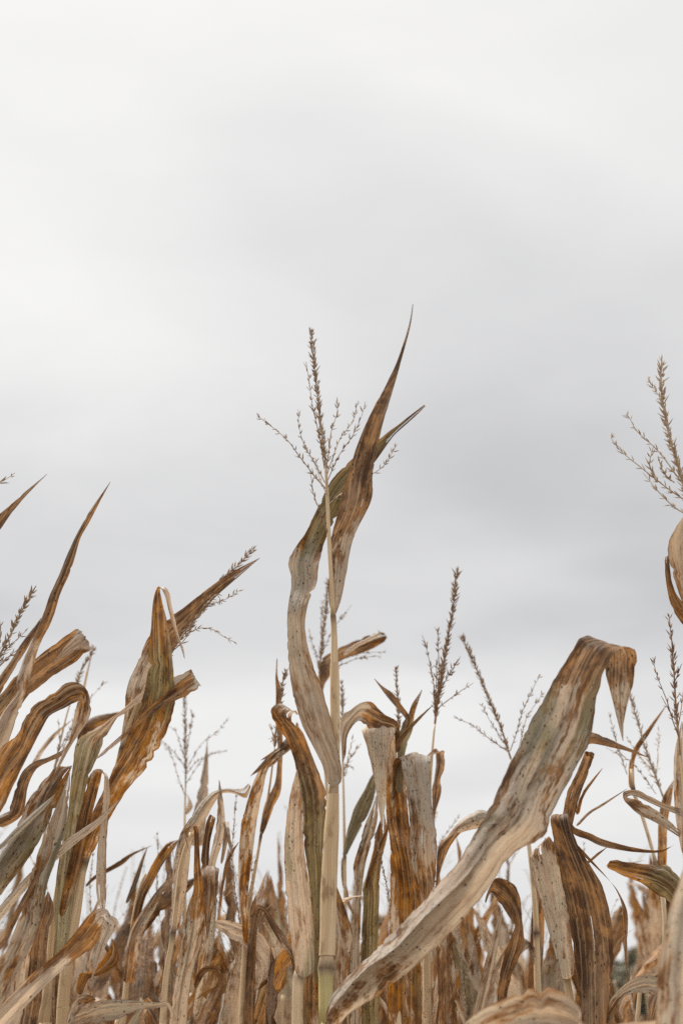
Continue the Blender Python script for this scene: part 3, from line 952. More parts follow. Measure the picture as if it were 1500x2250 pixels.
# --- right edge plant with curled leaf
p = Plant('corn plant at right edge with looped pale leaf and sparse reddish tassel', 1.72,
          [(1512, 2400, 18), (1508, 2100, 15), (1504, 1850, 11), (1498, 1720, 7), (1492, 1660, 5), (1487, 1590, 4)], [(1505, 1860)])
p.tassel([(1492, 1660), (1487, 1590), (1481, 1510), (1476, 1430), (1469, 1353)],
         [[(1489, 1617), (1479, 1590), (1465, 1545), (1447, 1499), (1433, 1442)], [(1488, 1600), (1498, 1540), (1512, 1480)], [(1480, 1500), (1492, 1470), (1500, 1455)], [(1488, 1590), (1470, 1560), (1455, 1530)]], dense=.6, start=.25, mat=TASSEL_DARK)
p.leaf([(1506, 1780, 1505, 1797, 0), (1460, 1766, 1458, 1778), (1430, 1751, 1426, 1764), (1402, 1737, 1398, 1750), (1380, 1736, 1384, 1748), (1367, 1744, 1378, 1752, -.02), (1374, 1765, 1398, 1756, -.035), (1402, 1790, 1425, 1770), (1440, 1808, 1456, 1792), (1492, 1840, 1496, 1828)],
       rust=(.15, .15, .3, .8, .3, .1), curl=.18, seed=102)
p.leaf([(1512, 1965, 1494, 2005, -.02), (1489, 1927, 1473, 1984), (1465, 1901, 1441, 1965), (1433, 1899, 1407, 1939), (1393, 1897, 1370, 1925), (1362, 1893, 1350, 1915), (1340, 1891, 1334, 1907), (1348, 1888, 1336, 1897, -.02), (1380, 1895, 1378, 1899, -.02), (1415, 1890, -.02)],
       rust=(.6, .75, .8, .5, .2), green=(.9, .7, .3, 0, 0), curl=.12, rag=.9, seed=103)
p.leaf([(1498, 1880, 1520, 1880, .0), (1488, 1830, 1515, 1830), (1480, 1760, 1512, 1760), (1478, 1690, 1512, 1690), (1483, 1640, 1510, 1640), (1496, 1585)], rust=.3, green=.3, vee=.2, seed=104)
p.leaf([(1510, 2100, 1512, 2170, -.02), (1455, 2130, 1458, 2190), (1420, 2138, 1420, 2182), (1390, 2150, 1395, 2182), (1360, 2172, 1365, 2196), (1345, 2190, 1347, 2215), (1334, 2212, 1334, 2245), (1333, 2260)], rust=(.1, .1, .2, .8), curl=.15, seed=105)
p.leaf([(1478, 2100, 1500, 2100, .08), (1468, 2030, 1484, 2030), (1462, 1985, 1476, 1985), (1460, 1955, 1468, 1955), (1464, 1930)], rust=.8, seed=106)

# --- near plant off the right edge
p = Plant('nearest blurred pale corn blade filling the lower right corner', 1.22,
          [(1560, 2600, 30), (1556, 2300, 28), (1552, 2050, 24), (1556, 1900, 20)], [(1553, 2060)])
p.leaf([(1440, 2420, 1530, 2420, -.03), (1438, 2300, 1534, 2300), (1440, 2200, 1540, 2200), (1450, 2090, 1546, 2080), (1466, 2010, 1552, 2020), (1490, 1935, 1562, 1960), (1522, 1860, 1572, 1880), (1560, 1800)], rust=(.3, .25, .2), green=(.1, .2), vee=.15, seed=111)
p.leaf([(1550, 2330, 1556, 2420, -.02), (1480, 2240, 1450, 2330), (1290, 2250, 1270, 2330, .02), (1268, 2205, 1248, 2320, .04), (1232, 2178, 1226, 2310, .05), (1185, 2167, 1190, 2300), (1120, 2188, 1140, 2310), (1072, 2212, 1100, 2325), (1020, 2246, 1060, 2340)][1:] , rust=(.2, .15, .2, .2), vee=-.2, curl=-.1, ripple=.01, crinkle=.015, seed=112)

# --- tall plant off the right edge with the big tassel
p = Plant('corn plant at right edge with large pale tassel high against the sky', 1.6,
          [(1548, 2400, 20), (1545, 2100, 17), (1540, 1700, 13), (1532, 1380, 9), (1526, 1250, 7), (1518, 1130, 5)], [(1533, 1390), (1543, 1900)])
p.tassel([(1519, 1140), (1493, 1039), (1475, 981), (1458, 909), (1452, 851), (1454, 789)],
         [[(1462, 925), (1450, 875), (1438, 852), (1422, 828)], [(1505, 1070), (1481, 1039), (1452, 1001), (1423, 970), (1394, 938), (1376, 910)],
          [(1512, 1105), (1470, 1077), (1435, 1051), (1406, 1030), (1366, 996), (1341, 962), (1343, 956)], [(1516, 1135), (1481, 1115), (1446, 1080), (1412, 1039)], [(1440, 1058), (1424, 1020), (1434, 985)],
          [(1500, 1060), (1482, 1010), (1470, 960)], [(1507, 1075), (1512, 1000), (1505, 900)], [(1515, 1110), (1540, 1040), (1560, 980)], [(1480, 1060), (1455, 1040), (1445, 1010)], [(1516, 1120), (1550, 1080), (1590, 1040)]],
         mat=TASSEL_PALE, dense=1.15, start=.1, scale=1.15)
p.leaf([(1512, 1352, 1545, 1366, -.05), (1490, 1305, 1560, 1320), (1469, 1235, 1560, 1250), (1470, 1188, 1550, 1180), (1498, 1138, 1532, 1130), (1540, 1090)], rust=-.5, green=-.4, curl=.25, seed=122)
p.leaf([(1502, 1378, 1532, 1356, .0), (1476, 1338, 1494, 1318), (1463, 1285, 1476, 1282), (1459, 1232, 1469, 1226), (1464, 1222, 1472, 1218)], rust=.75, curl=.15, seed=123)

# --- left of centre: narrow plant
p = Plant('slim corn plant with upright folded blade left of the central pair', 1.98,
          [(527, 2400, 14), (531, 2250, 14), (538, 2090, 12), (547, 1987, 9), (561, 1907, 7), (573, 1837, 6), (590, 1743, 5), (598, 1685, 4), (603, 1640, 3)], [(541, 2072), (573, 1836)])
p.leaf([(535, 2072, 547, 2072, -.01), (526, 1973, 545, 1973), (524, 1893, 553, 1893), (530, 1813, 563, 1813), (538, 1780, 570, 1770), (553, 1730, 577, 1738), (571, 1687, 588, 1693), (590, 1664, 602, 1680), (612, 1645, 622, 1660), (640, 1615, 645, 1640, .02), (652, 1585, 658, 1600, .04)],
       rust=(.45, .4, .4, .3, .6), green=(.2, .15, .1), vee=.2, seed=131)
p.leaf([(650, 1600, 655, 1622, .03), (622, 1630, 628, 1648, .0), (594, 1656, 600, 1670, -.01), (572, 1680, 577, 1690), (549, 1706)], rust=.8, curl=.25, rag=1, seed=132)
p.leaf([(640, 1618, 645, 1630, .03), (615, 1640, 619, 1648, .0), (592, 1656, 596, 1662), (571, 1671)], rust=.8, curl=.25, rag=1, seed=133)
p.leaf([(569, 1832, 577, 1838, -.0), (572, 1815, 584, 1820), (582, 1765, 602, 1772), (603, 1722, 617, 1738), (609, 1677, 620, 1677), (610, 1637, 622, 1642), (606, 1570, 618, 1570), (606, 1517, 617, 1517), (605, 1485, 610, 1485), (608, 1447)], rust=(.8, .6, .5, .8), curl=.25, seed=134)
p.leaf([(534, 2260, 558, 2260, -.02), (541, 2120, 561, 2120, -.02), (548, 2050, 565, 2046), (557, 2004, 573, 2012), (567, 1987, 578, 2001, -.03), (586, 1998, 582, 2012), (607, 2030, 600, 2046), (628, 2060, 619, 2078), (643, 2090, 637, 2100), (650, 2130, 643, 2135), (652, 2180)],
       rust=(.7, .8, .8, .4, .3), curl=.25, seed=135)
p.leaf([(585, 2165, 558, 2180, -.01), (602, 2125, 566, 2160), (606, 2090, 566, 2128), (580, 2056, 552, 2100), (545, 2035, 530, 2076), (505, 2023, 500, 2058), (480, 2022, 478, 2040), (459, 2024)], rust=(.3, .2, .2, .25), curl=.2, seed=136)
p.tassel([(603, 1640), (608, 1590), (617, 1530), (629, 1469)], [[(603, 1640), (599, 1615), (597, 1592)], [(602, 1650), (600, 1630), (594, 1625)], [(604, 1640), (612, 1610), (618, 1590)]], start=.05)

# --- left of centre: silver upright
p = Plant('corn plant with silvery ribbed blade and arched pale leaf tip, left of centre', 1.9,
          [(352, 2400, 16), (358, 2250, 15), (366, 2140, 13), (381, 2050, 11), (398, 1900, 9), (420, 1830, 7)], [(381, 2049)])
p.leaf([(374, 2048, 391, 2048, .01), (377, 1980, 405, 1985), (379, 1920, 414, 1920), (393, 1842, 422, 1848), (411, 1808, 440, 1823), (438, 1765, 465, 1776), (465, 1741, 483, 1748), (491, 1733, 495, 1742), (515, 1733, 516, 1744), (534, 1732, 542, 1754), (546, 1721, 551, 1728)],
       rust=(.4, .3, .35, .2, .15, .3), green=(.1, .2, .1), curl=.2, seed=141)
p.leaf([(366, 2330, 412, 2330, -.05), (371, 2248, 411, 2248), (385, 2160, 422, 2147), (398, 2067, 447, 2053), (414, 1987, 449, 1987), (425, 1957, 447, 1955), (426, 1907, 441, 1907), (427, 1850, 438, 1850), (426, 1824, 437, 1824), (420, 1812, 432, 1814, -.06), (408, 1820, 418, 1822, -.07), (407, 1842, 415, 1842), (416, 1872)],
       rust=(.1, .08, .15, .4, .85, .8, .2), green=(.45, .4, .3, .1, 0), vee=.15, ripple=.02, seed=142)
p.leaf([(420, 2230, 436, 2235, .03), (436, 2110, 466, 2110, .02), (443, 2020, 474, 2020), (442, 1950, 480, 1950, .01), (441, 1914, 481, 1914, .0), (441, 1908, 481, 1908, -.015), (443, 1925, 480, 1925, -.03), (447, 1960, 477, 1955), (450, 2010, 466, 2005), (455, 2064)], rust=(.5, .5, .3, .55, .5), curl=-.1, vee=-.03, seed=143)
p.leaf([(440, 1960, 460, 1960, .03), (441, 1900, 459, 1900), (446, 1850, 462, 1850), (454, 1805, 472, 1808), (462, 1789, 474, 1797)], rust=1, curl=.2, seed=144)
p.leaf([(450, 2000, 470, 2000, .01), (457, 1905, 472, 1908), (470, 1845, 490, 1845), (477, 1797, 494, 1797), (478, 1757, 490, 1757), (481, 1714)], rust=.25, vee=.3, seed=145)
p.leaf([(484, 1900, 490, 1896, .03), (490, 1840, 502, 1840), (488, 1800, 503, 1805), (494, 1820, 505, 1830, -.01), (500, 1850, 509, 1852), (509, 1878)], rust=.25, curl=.2, seed=146)
p.leaf([(480, 1990, 486, 1995, .03), (488, 1930, 494, 1935), (500, 1880, 508, 1885), (524, 1850)], rust=.7, curl=.3, seed=147)
p.leaf([(425, 2170, 432, 2175, -.03), (436, 2135, 450, 2140), (456, 2122, 470, 2135), (480, 2125, 474, 2142), (490, 2145, 478, 2152), (480, 2172, 472, 2165), (452, 2185, 450, 2178), (424, 2200)], rust=(.7, .8, .9, .5), curl=.2, seed=148)
p.leaf([(395, 2270, 388, 2300, -.08), (372, 2203, 372, 2218, -.1), (345, 2203, 345, 2216), (300, 2199, 296, 2222), (262, 2195, 262, 2238), (220, 2199, 226, 2246), (170, 2222, 180, 2256), (118, 2254)], rust=(.2, .15, .15, .1), curl=.15, seed=149)

# --- dark leaning leaves behind, left of centre
p = Plant('corn plant with two dark brown leaves leaning right behind the silvery blade', 2.2,
          [(262, 2400, 15), (270, 2250, 14), (285, 2100, 11), (300, 1980, 8), (320, 1920, 6)], [(284, 2105)])
p.leaf([(280, 2080, 296, 2080, -.01), (299, 1985, 316, 1985), (318, 1935, 337, 1940), (340, 1890, 360, 1896), (365, 1855, 384, 1864), (392, 1845)], rust=(.7, .95, .9, .4), curl=.2, seed=151)
p.leaf([(292, 2075, 299, 2085, -.02), (310, 2010, 325, 2040), (350, 1972, 360, 2003), (376, 1953, 382, 1988), (412, 1934, 412, 1960), (440, 1925)], rust=(.6, 1, .9), curl=.2, seed=152)
p.leaf([(275, 1985, 281, 1985, .0), (295, 1930, 304, 1935), (310, 1890, 316, 1893), (323, 1863)], rust=1, curl=.2, seed=153)
p.leaf([(188, 1945, 190, 1950, .05), (206, 1925, 210, 1932), (240, 1905, 242, 1915), (270, 1886, 272, 1898), (292, 1873, 292, 1880), (333, 1858)], rust=.85, curl=.2, seed=154)
p.leaf([(270, 2160, 295, 2160, -.03), (280, 2070, 310, 2075), (300, 2020, 322, 2040), (355, 1945, 362, 1955), (385, 1925)], rust=.5, seed=155)

# --- feathery tassel left of centre
p = Plant('corn plant with feathery many-branched tassel in the gap left of centre', 2.55,
          [(408, 2300, 9), (406, 2000, 8), (406, 1813, 5), (408, 1720, 3)], [(406, 1950)])
p.tassel([(408, 1730), (408, 1690), (407, 1600), (405, 1522)],
         [[(408, 1690), (385, 1655), (353, 1625)], [(408, 1672), (395, 1630), (380, 1600), (367, 1596)], [(410, 1690), (440, 1640), (480, 1605), (501, 1572)], [(410, 1702), (430, 1675), (470, 1655), (501, 1645)],
          [(410, 1660), (420, 1600), (425, 1575), (418, 1557)], [(405, 1745), (390, 1700), (375, 1655), (352, 1628)], [(410, 1720), (430, 1690), (450, 1668), (480, 1650)]], start=.12, dense=.85)
p.leaf([(418, 1860, 448, 1860, 0), (428, 1775, 456, 1760), (443, 1703, 458, 1717), (455, 1628)], rust=.12, curl=.2, seed=161)
p.leaf([(404, 1790, 409, 1792, 0), (414, 1760, 424, 1772), (410, 1745)], rust=.3, seed=162)

# --- leaning left group: the plant with the raked tassel
p = Plant('leaning corn plant with raked dark leaf and tassel pointing upper right, left side', 1.72,
          [(128, 2400, 28), (140, 2200, 27), (152, 2090, 26), (167, 2000, 24), (184, 1895, 20), (212, 1835, 16), (240, 1760, 13), (268, 1645, 11), (305, 1540, 8), (345, 1470, 6), (376, 1432, 4)], [(184, 1890), (268, 1643)])
p.leaf([(168, 1885, 200, 1885, -.015), (200, 1792, 240, 1800), (240, 1710, 278, 1738), (268, 1650, 322, 1685), (296, 1590, 362, 1620), (312, 1540, 384, 1545), (325, 1480, 382, 1480), (326, 1420, 376, 1420), (332, 1376, 366, 1360), (337, 1320, 356, 1320), (343, 1297, 352, 1294, -.015), (350, 1289, 364, 1291, -.025),
        (362, 1308, 373, 1304), (369, 1335, 378, 1333), (377, 1370, 387, 1368), (388, 1400, 394, 1399), (398, 1425, 403, 1423), (405, 1447)],
       rust=(.5, .5, .55, .75, .85, .15, .1), green=(.2, .2, .3, .75, .3, 0, 0), curl=.12, seed=171)
p.leaf([(262, 1650, 274, 1652, 0), (275, 1560, 302, 1582), (279, 1510, 324, 1525), (305, 1450, 336, 1475, .01), (326, 1400, 352, 1450, .02), (345, 1382, 374, 1432), (366, 1364, 387, 1412), (400, 1336, 404, 1390), (440, 1307, 441, 1347), (480, 1276, 483, 1303), (520, 1251, 523, 1268), (570, 1226)],
       rust=(.15, .2, .4, .9, .95, .9), green=(.6, .5, .3, 0, 0), curl=.15, seed=172)
p.tassel([(376, 1432, .03), (420, 1370, .03), (460, 1310, .03), (500, 1264, .025), (530, 1234, .02), (558, 1205, .02)],
         [[(385, 1418), (430, 1362), (460, 1330), (490, 1316), (528, 1297)], [(390, 1410), (430, 1383), (465, 1383), (490, 1398), (517, 1413)], [(380, 1430), (410, 1400), (445, 1335), (470, 1320)], [(455, 1325), (478, 1308), (492, 1330)], [(378, 1435), (384, 1425), (400, 1385)]], start=.2, dense=1.1)

# --- leaning left group: twisted crossing leaf
p = Plant('leaning corn plant with olive blade twisting into a pale ribbon folded at its end', 1.74,
          [(92, 2400, 28), (96, 2260, 27), (104, 2190, 22), (110, 2100, 15), (120, 2000, 13), (140, 1880, 11), (160, 1780, 9), (180, 1700, 7)], [(106, 2205)])
p.leaf([(122, 2110, 142, 2110, -.03), (121, 1980, 162, 1980), (130, 1887, 172, 1880), (148, 1797, 176, 1800), (155, 1737, 190, 1730), (160, 1687, 206, 1685), (172, 1626, 228, 1632, -.03), (212, 1602, 244, 1600, -.035), (248, 1575, 262, 1572), (274, 1555, 280, 1563), (300, 1530, 304, 1546), (335, 1506, 340, 1532), (375, 1491, 380, 1516), (408, 1476, 424, 1506),
        (419, 1470, 441, 1506, -.035), (417, 1480, 434, 1514, -.05), (396, 1497, 412, 1528), (366, 1520, 380, 1543), (325, 1556, 334, 1570), (285, 1598, 291, 1606), (225, 1652, 229, 1658), (210, 1668)],
       rust=(.25, .2, .3, .5, .2, .1, .15, .6, .7, .5), green=(.7, .65, .7, .7, .3, 0, 0, 0), vee=.12, curl=.1, seed=181)
p.leaf([(128, 2010, 142, 2015, -.03), (150, 1900, 178, 1905, -.04), (172, 1800, 198, 1812), (187, 1742, 213, 1748), (198, 1702, 222, 1714), (212, 1690, 226, 1696, -.05), (229, 1698, 238, 1708, -.065), (226, 1760, 243, 1756), (222, 1800, 239, 1800), (214, 1875, 234, 1875), (212, 1960, 234, 1965), (228, 2015)],
       rust=(.5, .7, .9, .3, .2, .2, .3), green=(.4, .4, .1, .1), curl=.15, seed=182)
p.leaf([(-45, 2045, -32, 2066, -.09), (20, 1967, 32, 1985), (80, 1905, 90, 1922), (150, 1843, 160, 1860), (212, 1800, 219, 1812), (262, 1757)], rust=.35, vee=.35, seed=183)
p.leaf([(-30, 2240, -6, 2280, -.10), (60, 2150, 86, 2182), (120, 2100, 150, 2122), (160, 2057, 202, 2082), (194, 2013, 222, 2056), (224, 1995, 227, 2032, -.11), (246, 2008, 225, 2037, -.12), (261, 2028, 222, 2047), (247, 2052, 219, 2062), (232, 2080, 212, 2090), (217, 2118, 207, 2125), (190, 2182)],
       rust=(.2, .25, .4, .8, .2, .2, .25), vee=.2, curl=.1, seed=184)
p.leaf([(108, 2280, 152, 2280, .01), (105, 2150, 150, 2150), (104, 2060, 136, 2080), (103, 1990, 118, 2000), (104, 1960)], rust=.75, green=.1, seed=185)
p.leaf([(168, 2180, 180, 2190, -.03), (176, 2140, 196, 2150), (200, 2135, 230, 2140), (240, 2090, 262, 2110), (246, 2062)], rust=.8, curl=.2, seed=186)
p.leaf([(145, 2250, 150, 2258, -.05), (160, 2200, 180, 2215), (185, 2185, 205, 2200), (205, 2190, 212, 2198)], rust=.4, curl=.3, seed=187)
p.leaf([(52, 2140, 62, 2170, -.03), (70, 2118, 78, 2148), (98, 2125, 92, 2142), (118, 2140)], rust=.25, seed=188)

# --- leaning left group: big curled brown leaf
p = Plant('corn plant at left edge with brown leaf curling over into a pale drooping tip', 1.6,
          [(-150, 2500, 26), (-120, 2250, 24), (-90, 2000, 20), (-60, 1850, 16), (-40, 1760, 12)], [(-88, 1990)])
p.leaf([(-60, 1760, -36, 1860, -.02), (0, 1648, 22, 1748), (38, 1618, 52, 1685), (55, 1580, 84, 1617), (76, 1550, 108, 1574), (120, 1521, 140, 1556), (145, 1501, 164, 1543), (170, 1499, 181, 1536), (188, 1510, 184, 1534, -.01), (201, 1540, 171, 1543, -.02), (197, 1576, 163, 1576), (176, 1610, 155, 1613), (156, 1640, 140, 1650), (128, 1693, 120, 1700), (107, 1740)],
       rust=(.4, .55, .75, .95, 1, .25, .2, .3), green=(.1, 0), curl=.18, seed=191)
p.leaf([(-60, 1960, -32, 2020, .02), (0, 1878, 2, 1966), (45, 1820, 52, 1900), (80, 1772, 94, 1835), (110, 1720, 126, 1765), (134, 1690, 148, 1712), (158, 1682)], rust=(.2, .25, .35, .5), green=(.4, .4, .2), vee=.15, seed=192)
p.leaf([(-45, 2210, -2, 2222, .03), (0, 2120, 40, 2132), (35, 2040, 76, 2062), (60, 1960, 97, 1982), (74, 1900, 108, 1930), (100, 1830, 138, 1850), (120, 1780, 148, 1795), (140, 1720, 154, 1735), (153, 1698)], rust=(.3, .35, .3, .3), green=(.4, .4, .3), vee=.12, seed=193)
p.leaf([(36, 1820, 60, 1828, .06), (60, 1765, 98, 1785), (85, 1728, 116, 1742), (110, 1698, 128, 1712), (130, 1683, 148, 1691), (158, 1688)], rust=(.4, .4, .8), green=.2, seed=194)
p.leaf([(-24, 1800, 0, 1822, .08), (18, 1780, 48, 1792), (38, 1722, 62, 1730), (54, 1690, 76, 1697), (80, 1672, 88, 1684), (106, 1664, 110, 1673), (135, 1650, 140, 1658), (152, 1636)], rust=(.5, .6, .5), curl=.2, seed=195)
p.leaf([(40, 2280, 76, 2280, .05), (60, 2150, 100, 2150), (72, 2050, 106, 2060), (90, 1990, 120, 2000), (106, 1960)], rust=.8, seed=196)
p.leaf([(-40, 1870, -38, 1890, -.03), (0, 1855, 3, 1866), (40, 1815, 46, 1828), (90, 1770, 96, 1780), (122, 1745)], rust=.3, curl=.3, seed=197)
p.leaf([(-50, 2100, -40, 2120, -.06), (0, 2065, 6, 2082), (30, 2010, 38, 2024), (68, 1940, 74, 1950), (104, 1880, 110, 1884), (108, 1830, 116, 1834), (103, 1790)], rust=(.6, .7, .4), curl=.3, seed=198)

# --- left edge tall blade
p = Plant('corn plant at left edge with tall dark blade tapering up to a long point', 1.66,
          [(-190, 2500, 26), (-160, 2200, 22), (-125, 1900, 18), (-80, 1720, 14), (-55, 1640, 11)], [(-126, 1900)])
p.leaf([(-62, 1720, -14, 1735, 0), (-32, 1640, 22, 1620), (0, 1572, 46, 1552), (37, 1525, 56, 1524), (36, 1500, 65, 1495), (50, 1455, 82, 1434), (64, 1425, 92, 1408), (84, 1378, 107, 1380), (96, 1348, 120, 1348), (110, 1308, 132, 1308), (128, 1268, 152, 1262), (148, 1220, 166, 1222), (168, 1176, 178, 1181), (192, 1132, 201, 1140), (217, 1094, 220, 1102), (242, 1059)],
       rust=(.1, .1, .05, .5, .85, .9, .8, .8), green=(.4, .2, 0, 0, .15, .2, 0), curl=.22, seed=201)
p.leaf([(-44, 1545, -10, 1545, .03), (-20, 1515, 8, 1512), (7, 1475, 25, 1482), (25, 1450, 41, 1456), (50, 1410, 63, 1420), (78, 1374, 85, 1380), (90, 1358)], rust=(.9, 1, .9), green=.2, curl=.2, seed=202)
p.leaf([(-50, 1570, -20, 1640, .05), (8, 1520, 48, 1552), (32, 1490, 62, 1530), (82, 1444, 112, 1490), (130, 1410, 150, 1465), (160, 1388, 185, 1440), (172, 1382, 201, 1425, .05), (170, 1385, 199, 1427, .035), (148, 1414, 168, 1429, .03), (116, 1457, .03)],
       rust=(.7, .8, .85, .75, .6, .05, .05), green=(.4, .3, .1, 0, 0), curl=.1, seed=203)
p.tassel([(-20, 1480), (0, 1440), (40, 1360), (78, 1289)], [[(-15, 1470), (15, 1445), (40, 1425)], [(-10, 1460), (20, 1420), (60, 1387)], [(-30, 1500), (0, 1465), (30, 1432)], [(-5, 1440), (0, 1400), (0, 1360)]], start=.15)

# --- far left top plant
p = Plant('corn plant mostly off left edge, only highest blade tip and tassel tip showing', 1.5,
          [(-330, 2500, 26), (-290, 2100, 22), (-230, 1700, 17), (-150, 1350, 12), (-100, 1220, 8)], [(-290, 2100), (-228, 1690)])
p.leaf([(-110, 1260, -90, 1290, 0), (-50, 1165, -42, 1235), (0, 1128, 0, 1166), (30, 1104, 34, 1118), (60, 1077, 63, 1084), (103, 1042)], rust=.85, curl=.2, seed=211)
p.tassel([(-100, 1220), (-90, 1120), (-80, 1000), (-75, 930)], [[(-90, 1180), (-50, 1090), (0, 1055), (29, 1037)], [(-90, 1170), (-60, 1080), (-40, 1010)]], start=.2)

# --- small tassel left
p = Plant('corn plant behind curled brown leaf, only thin straight tassel showing above it', 2.3,
          [(60, 2300, 12), (80, 2000, 9), (110, 1750, 6), (140, 1600, 4), (168, 1500, 3)], [(85, 1960)])
p.tassel([(168, 1505), (182, 1465), (200, 1440), (211, 1420)], [[(120, 1690), (150, 1620), (190, 1545), (228, 1500)], [(115, 1720), (130, 1640), (128, 1580)], [(130, 1650), (160, 1590), (165, 1560)]], start=.05)
p.leaf([(172, 1560, 180, 1560, 0), (184, 1500, 190, 1502), (196, 1455, 199, 1456), (206, 1418)], rust=.15, curl=.3, seed=221)
p.leaf([(60, 1700, 70, 1705, 0), (85, 1650, 94, 1655), (120, 1610, 126, 1615), (160, 1580)], rust=.4, curl=.3, seed=222)
p.leaf([(170, 1690, 180, 1700, .0), (172, 1605, 190, 1622), (196, 1580, 206, 1605), (225, 1570, 232, 1590), (262, 1564, 266, 1572), (290, 1560)], rust=(.8, .9, .8), curl=.2, seed=223)

# ------------------------------------------------------------------ rows farther back
def blade_spine(rnd, L, az, rise, droop, kink, wind):
    """points of a leaf midline in the plant's own space, base at the origin"""
    pts = [Vector((0, 0, 0))]
    el = rise
    n = 16
    ds = L / n
    kpos = rnd.randint(6, 11)
    a = az
    for i in range(n):
        if i == kpos and kink:
            el -= kink
        el -= droop * (i / n)
        a += rnd.uniform(-0.12, 0.12)
        el = max(el, -1.45)
        d = Vector((math.cos(a) * math.cos(el), math.sin(a) * math.cos(el), math.sin(el)))
        d += Vector((wind * (i / n), 0, 0))
        d.normalize()
        pts.append(pts[-1] + d * ds)
    return pts


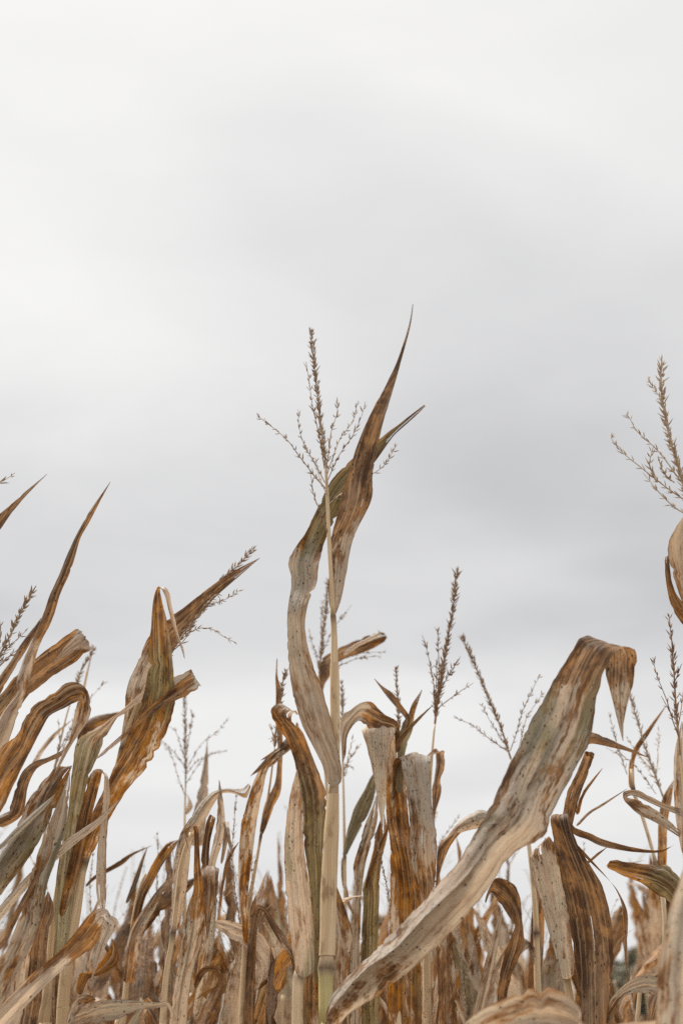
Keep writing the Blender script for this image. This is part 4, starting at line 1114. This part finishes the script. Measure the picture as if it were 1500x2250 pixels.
def field_plant(seed):
    rnd = random.Random(seed)
    H = 2.1
    root = plant_root(Vector((0, 0, 0)), 'dry corn plant', 'corn plants in the rows behind')
    lean = Vector((rnd.uniform(-0.02, 0.10), rnd.uniform(-0.04, 0.04), 0))
    bow = rnd.uniform(-0.05, 0.05)

    def at(z):
        t = z / H
        return Vector((lean.x * z * t + bow * math.sin(t * 3), lean.y * z, z))
    nodes = [0.15 + 0.19 * k + rnd.uniform(-0.02, 0.02) for k in range(10)]
    pts = [(at(z), 0.0115 * (1 - 0.72 * (z / H) ** 1.6)) for z in [0, .3, .6, .9, 1.2, 1.4, 1.6, 1.75, 1.9, 2.0]]
    stalk_mesh(pts, [at(z) for z in nodes], root, Vector((0, 0, 0)), None, 8, 0.02)
    az0 = rnd.uniform(0, 6.28)
    for k, z in enumerate(nodes):
        if z < 0.85:
            continue
        az = az0 + math.pi * k + rnd.uniform(-0.5, 0.5)
        L = rnd.uniform(0.42, 0.72) * (0.72 if z > 1.7 else 1.0)
        wmax = rnd.uniform(0.058, 0.095)
        style = rnd.random()
        if style < 0.35:
            sp3 = blade_spine(rnd, L, az, rnd.uniform(1.25, 1.5), 0.015, 0.0, 0.25)
        elif style < 0.75:
            sp3 = blade_spine(rnd, L, az, rnd.uniform(1.1, 1.45), 0.03, rnd.uniform(1.6, 2.6), 0.15)
        else:
            sp3 = blade_spine(rnd, L, az, rnd.uniform(1.0, 1.35), rnd.uniform(0.12, 0.24), 0.0, 0.15)
        b = at(z)
        tw = rnd.uniform(-1.0, 1.0)
        A, B = [], []
        n = len(sp3)
        Wp = Vector((-math.sin(az), math.cos(az), 0))
        for i, q in enumerate(sp3):
            t = i / (n - 1)
            w = wmax * min(1.0, 0.42 + t * 3.0) * (1 - t ** 2.6) ** 0.8 + 0.0006
            T = (sp3[min(i + 1, n - 1)] - sp3[max(i - 1, 0)]).normalized()
            Wp = (Wp - T * Wp.dot(T)).normalized()
            a = tw * t
            N = T.cross(Wp)
            Wd = Wp * math.cos(a) + N * math.sin(a)
            A.append(b + q - Wd * w / 2)
            B.append(b + q + Wd * w / 2)
        r0, r1 = rnd.uniform(.1, .85), rnd.uniform(.15, .95)
        ribbon('leaf', A, B, root, Vector((0, 0, 0)), rust=(r0 * .7, r0, r1), green=(rnd.uniform(0, .45), rnd.uniform(0, .45), 0),
               curl=rnd.uniform(.06, .2), ripple=.07, cols=6, step=0.016, rag=.5, seed=rnd.random())
    if rnd.random() < 0.4:
        return root
    top = at(2.0)
    spk = [top, top + Vector((lean.x * .1, 0, .1)), top + Vector((lean.x * .3 + rnd.uniform(-.02, .04), 0, .22)), top + Vector((lean.x * .5 + rnd.uniform(-.02, .08), 0, .34))]
    br = []
    for k in range(rnd.randint(2, 5)):
        a = rnd.uniform(0, 6.28)
        z0 = rnd.uniform(0.01, .09)
        l_ = rnd.uniform(.12, .2)
        d = Vector((math.cos(a), math.sin(a), 0))
        s0 = top + Vector((0, 0, z0))
        br.append([s0, s0 + d * l_ * .3 + Vector((0, 0, l_ * .55)), s0 + d * l_ * .65 + Vector((0, 0, l_ * rnd.uniform(.8, 1.0)))])
    tassel_parts(root, Vector((0, 0, 0)), spk, br, rnd.choice((TASSEL, TASSEL, TASSEL_DARK, TASSEL_PALE)), .6, .15, .8)
    return root


def copy_plant(src):
    r = src.copy()
    C.objects.link(r)
    for ch in src.children:
        c = ch.copy()
        C.objects.link(c)
        c.parent = r
        for gch in ch.children:
            d = gch.copy()
            C.objects.link(d)
            d.parent = c
    return r


protos = [field_plant(300 + k) for k in range(9)]
used = [False] * len(protos)
rf = random.Random(5)
ROWS = [(2.15, 14, 2020, 2120), (2.45, 14, 1980, 2090), (2.8, 14, 1950, 2070), (3.2, 13, 1920, 2060), (3.7, 12, 1910, 2060), (4.3, 12, 1910, 2070), (5.0, 12, 1920, 2090), (5.8, 12, 1940, 2100), (6.8, 12, 1960, 2110)]
# highest leafy top allowed along the picture's width, so that the open sky stays open
OPEN = [(0, 1650), (150, 1750), (300, 1930), (400, 1900), (520, 1910), (590, 2040), (620, 2040), (700, 1920), (800, 1900), (950, 1900), (1000, 1960), (1100, 1930), (1250, 1930), (1340, 2080), (1420, 2000), (1500, 1880)]


def open_y(x):
    for (x0, y0), (x1, y1) in zip(OPEN, OPEN[1:]):
        if x0 <= x <= x1:
            return y0 + (y1 - y0) * (x - x0) / (x1 - x0)
    return 1800


ki = 0
for ri, (Y, n, ya, yb) in enumerate(ROWS):
    for i in range(n):
        x = -60 + (1620) * (i + rf.uniform(0.15, 0.85)) / n
        if 1290 < x < 1475 and Y < 4.5 or 1315 < x < 1445:
            continue
        yy = max(open_y(max(0, min(1500, x))), rf.uniform(ya, yb)) + rf.uniform(0, 50)
        top = P(x, yy, Y)
        k = ki % len(protos)
        ki += 1
        if not used[k]:
            o = protos[k]
            used[k] = True
        else:
            o = copy_plant(protos[k])
        s = max(0.66, min(1.05, top.z / 2.12))
        o.scale = (s, s, s)
        o.location = (top.x - 0.1 * s, Y + rf.uniform(-0.15, 0.15), 0)
        o.rotation_euler = (0, 0, rf.choice((0, math.pi)) + rf.uniform(-0.7, 0.7))
        o['label'] = 'dry corn plant in the soft-focus rows behind the front plants'
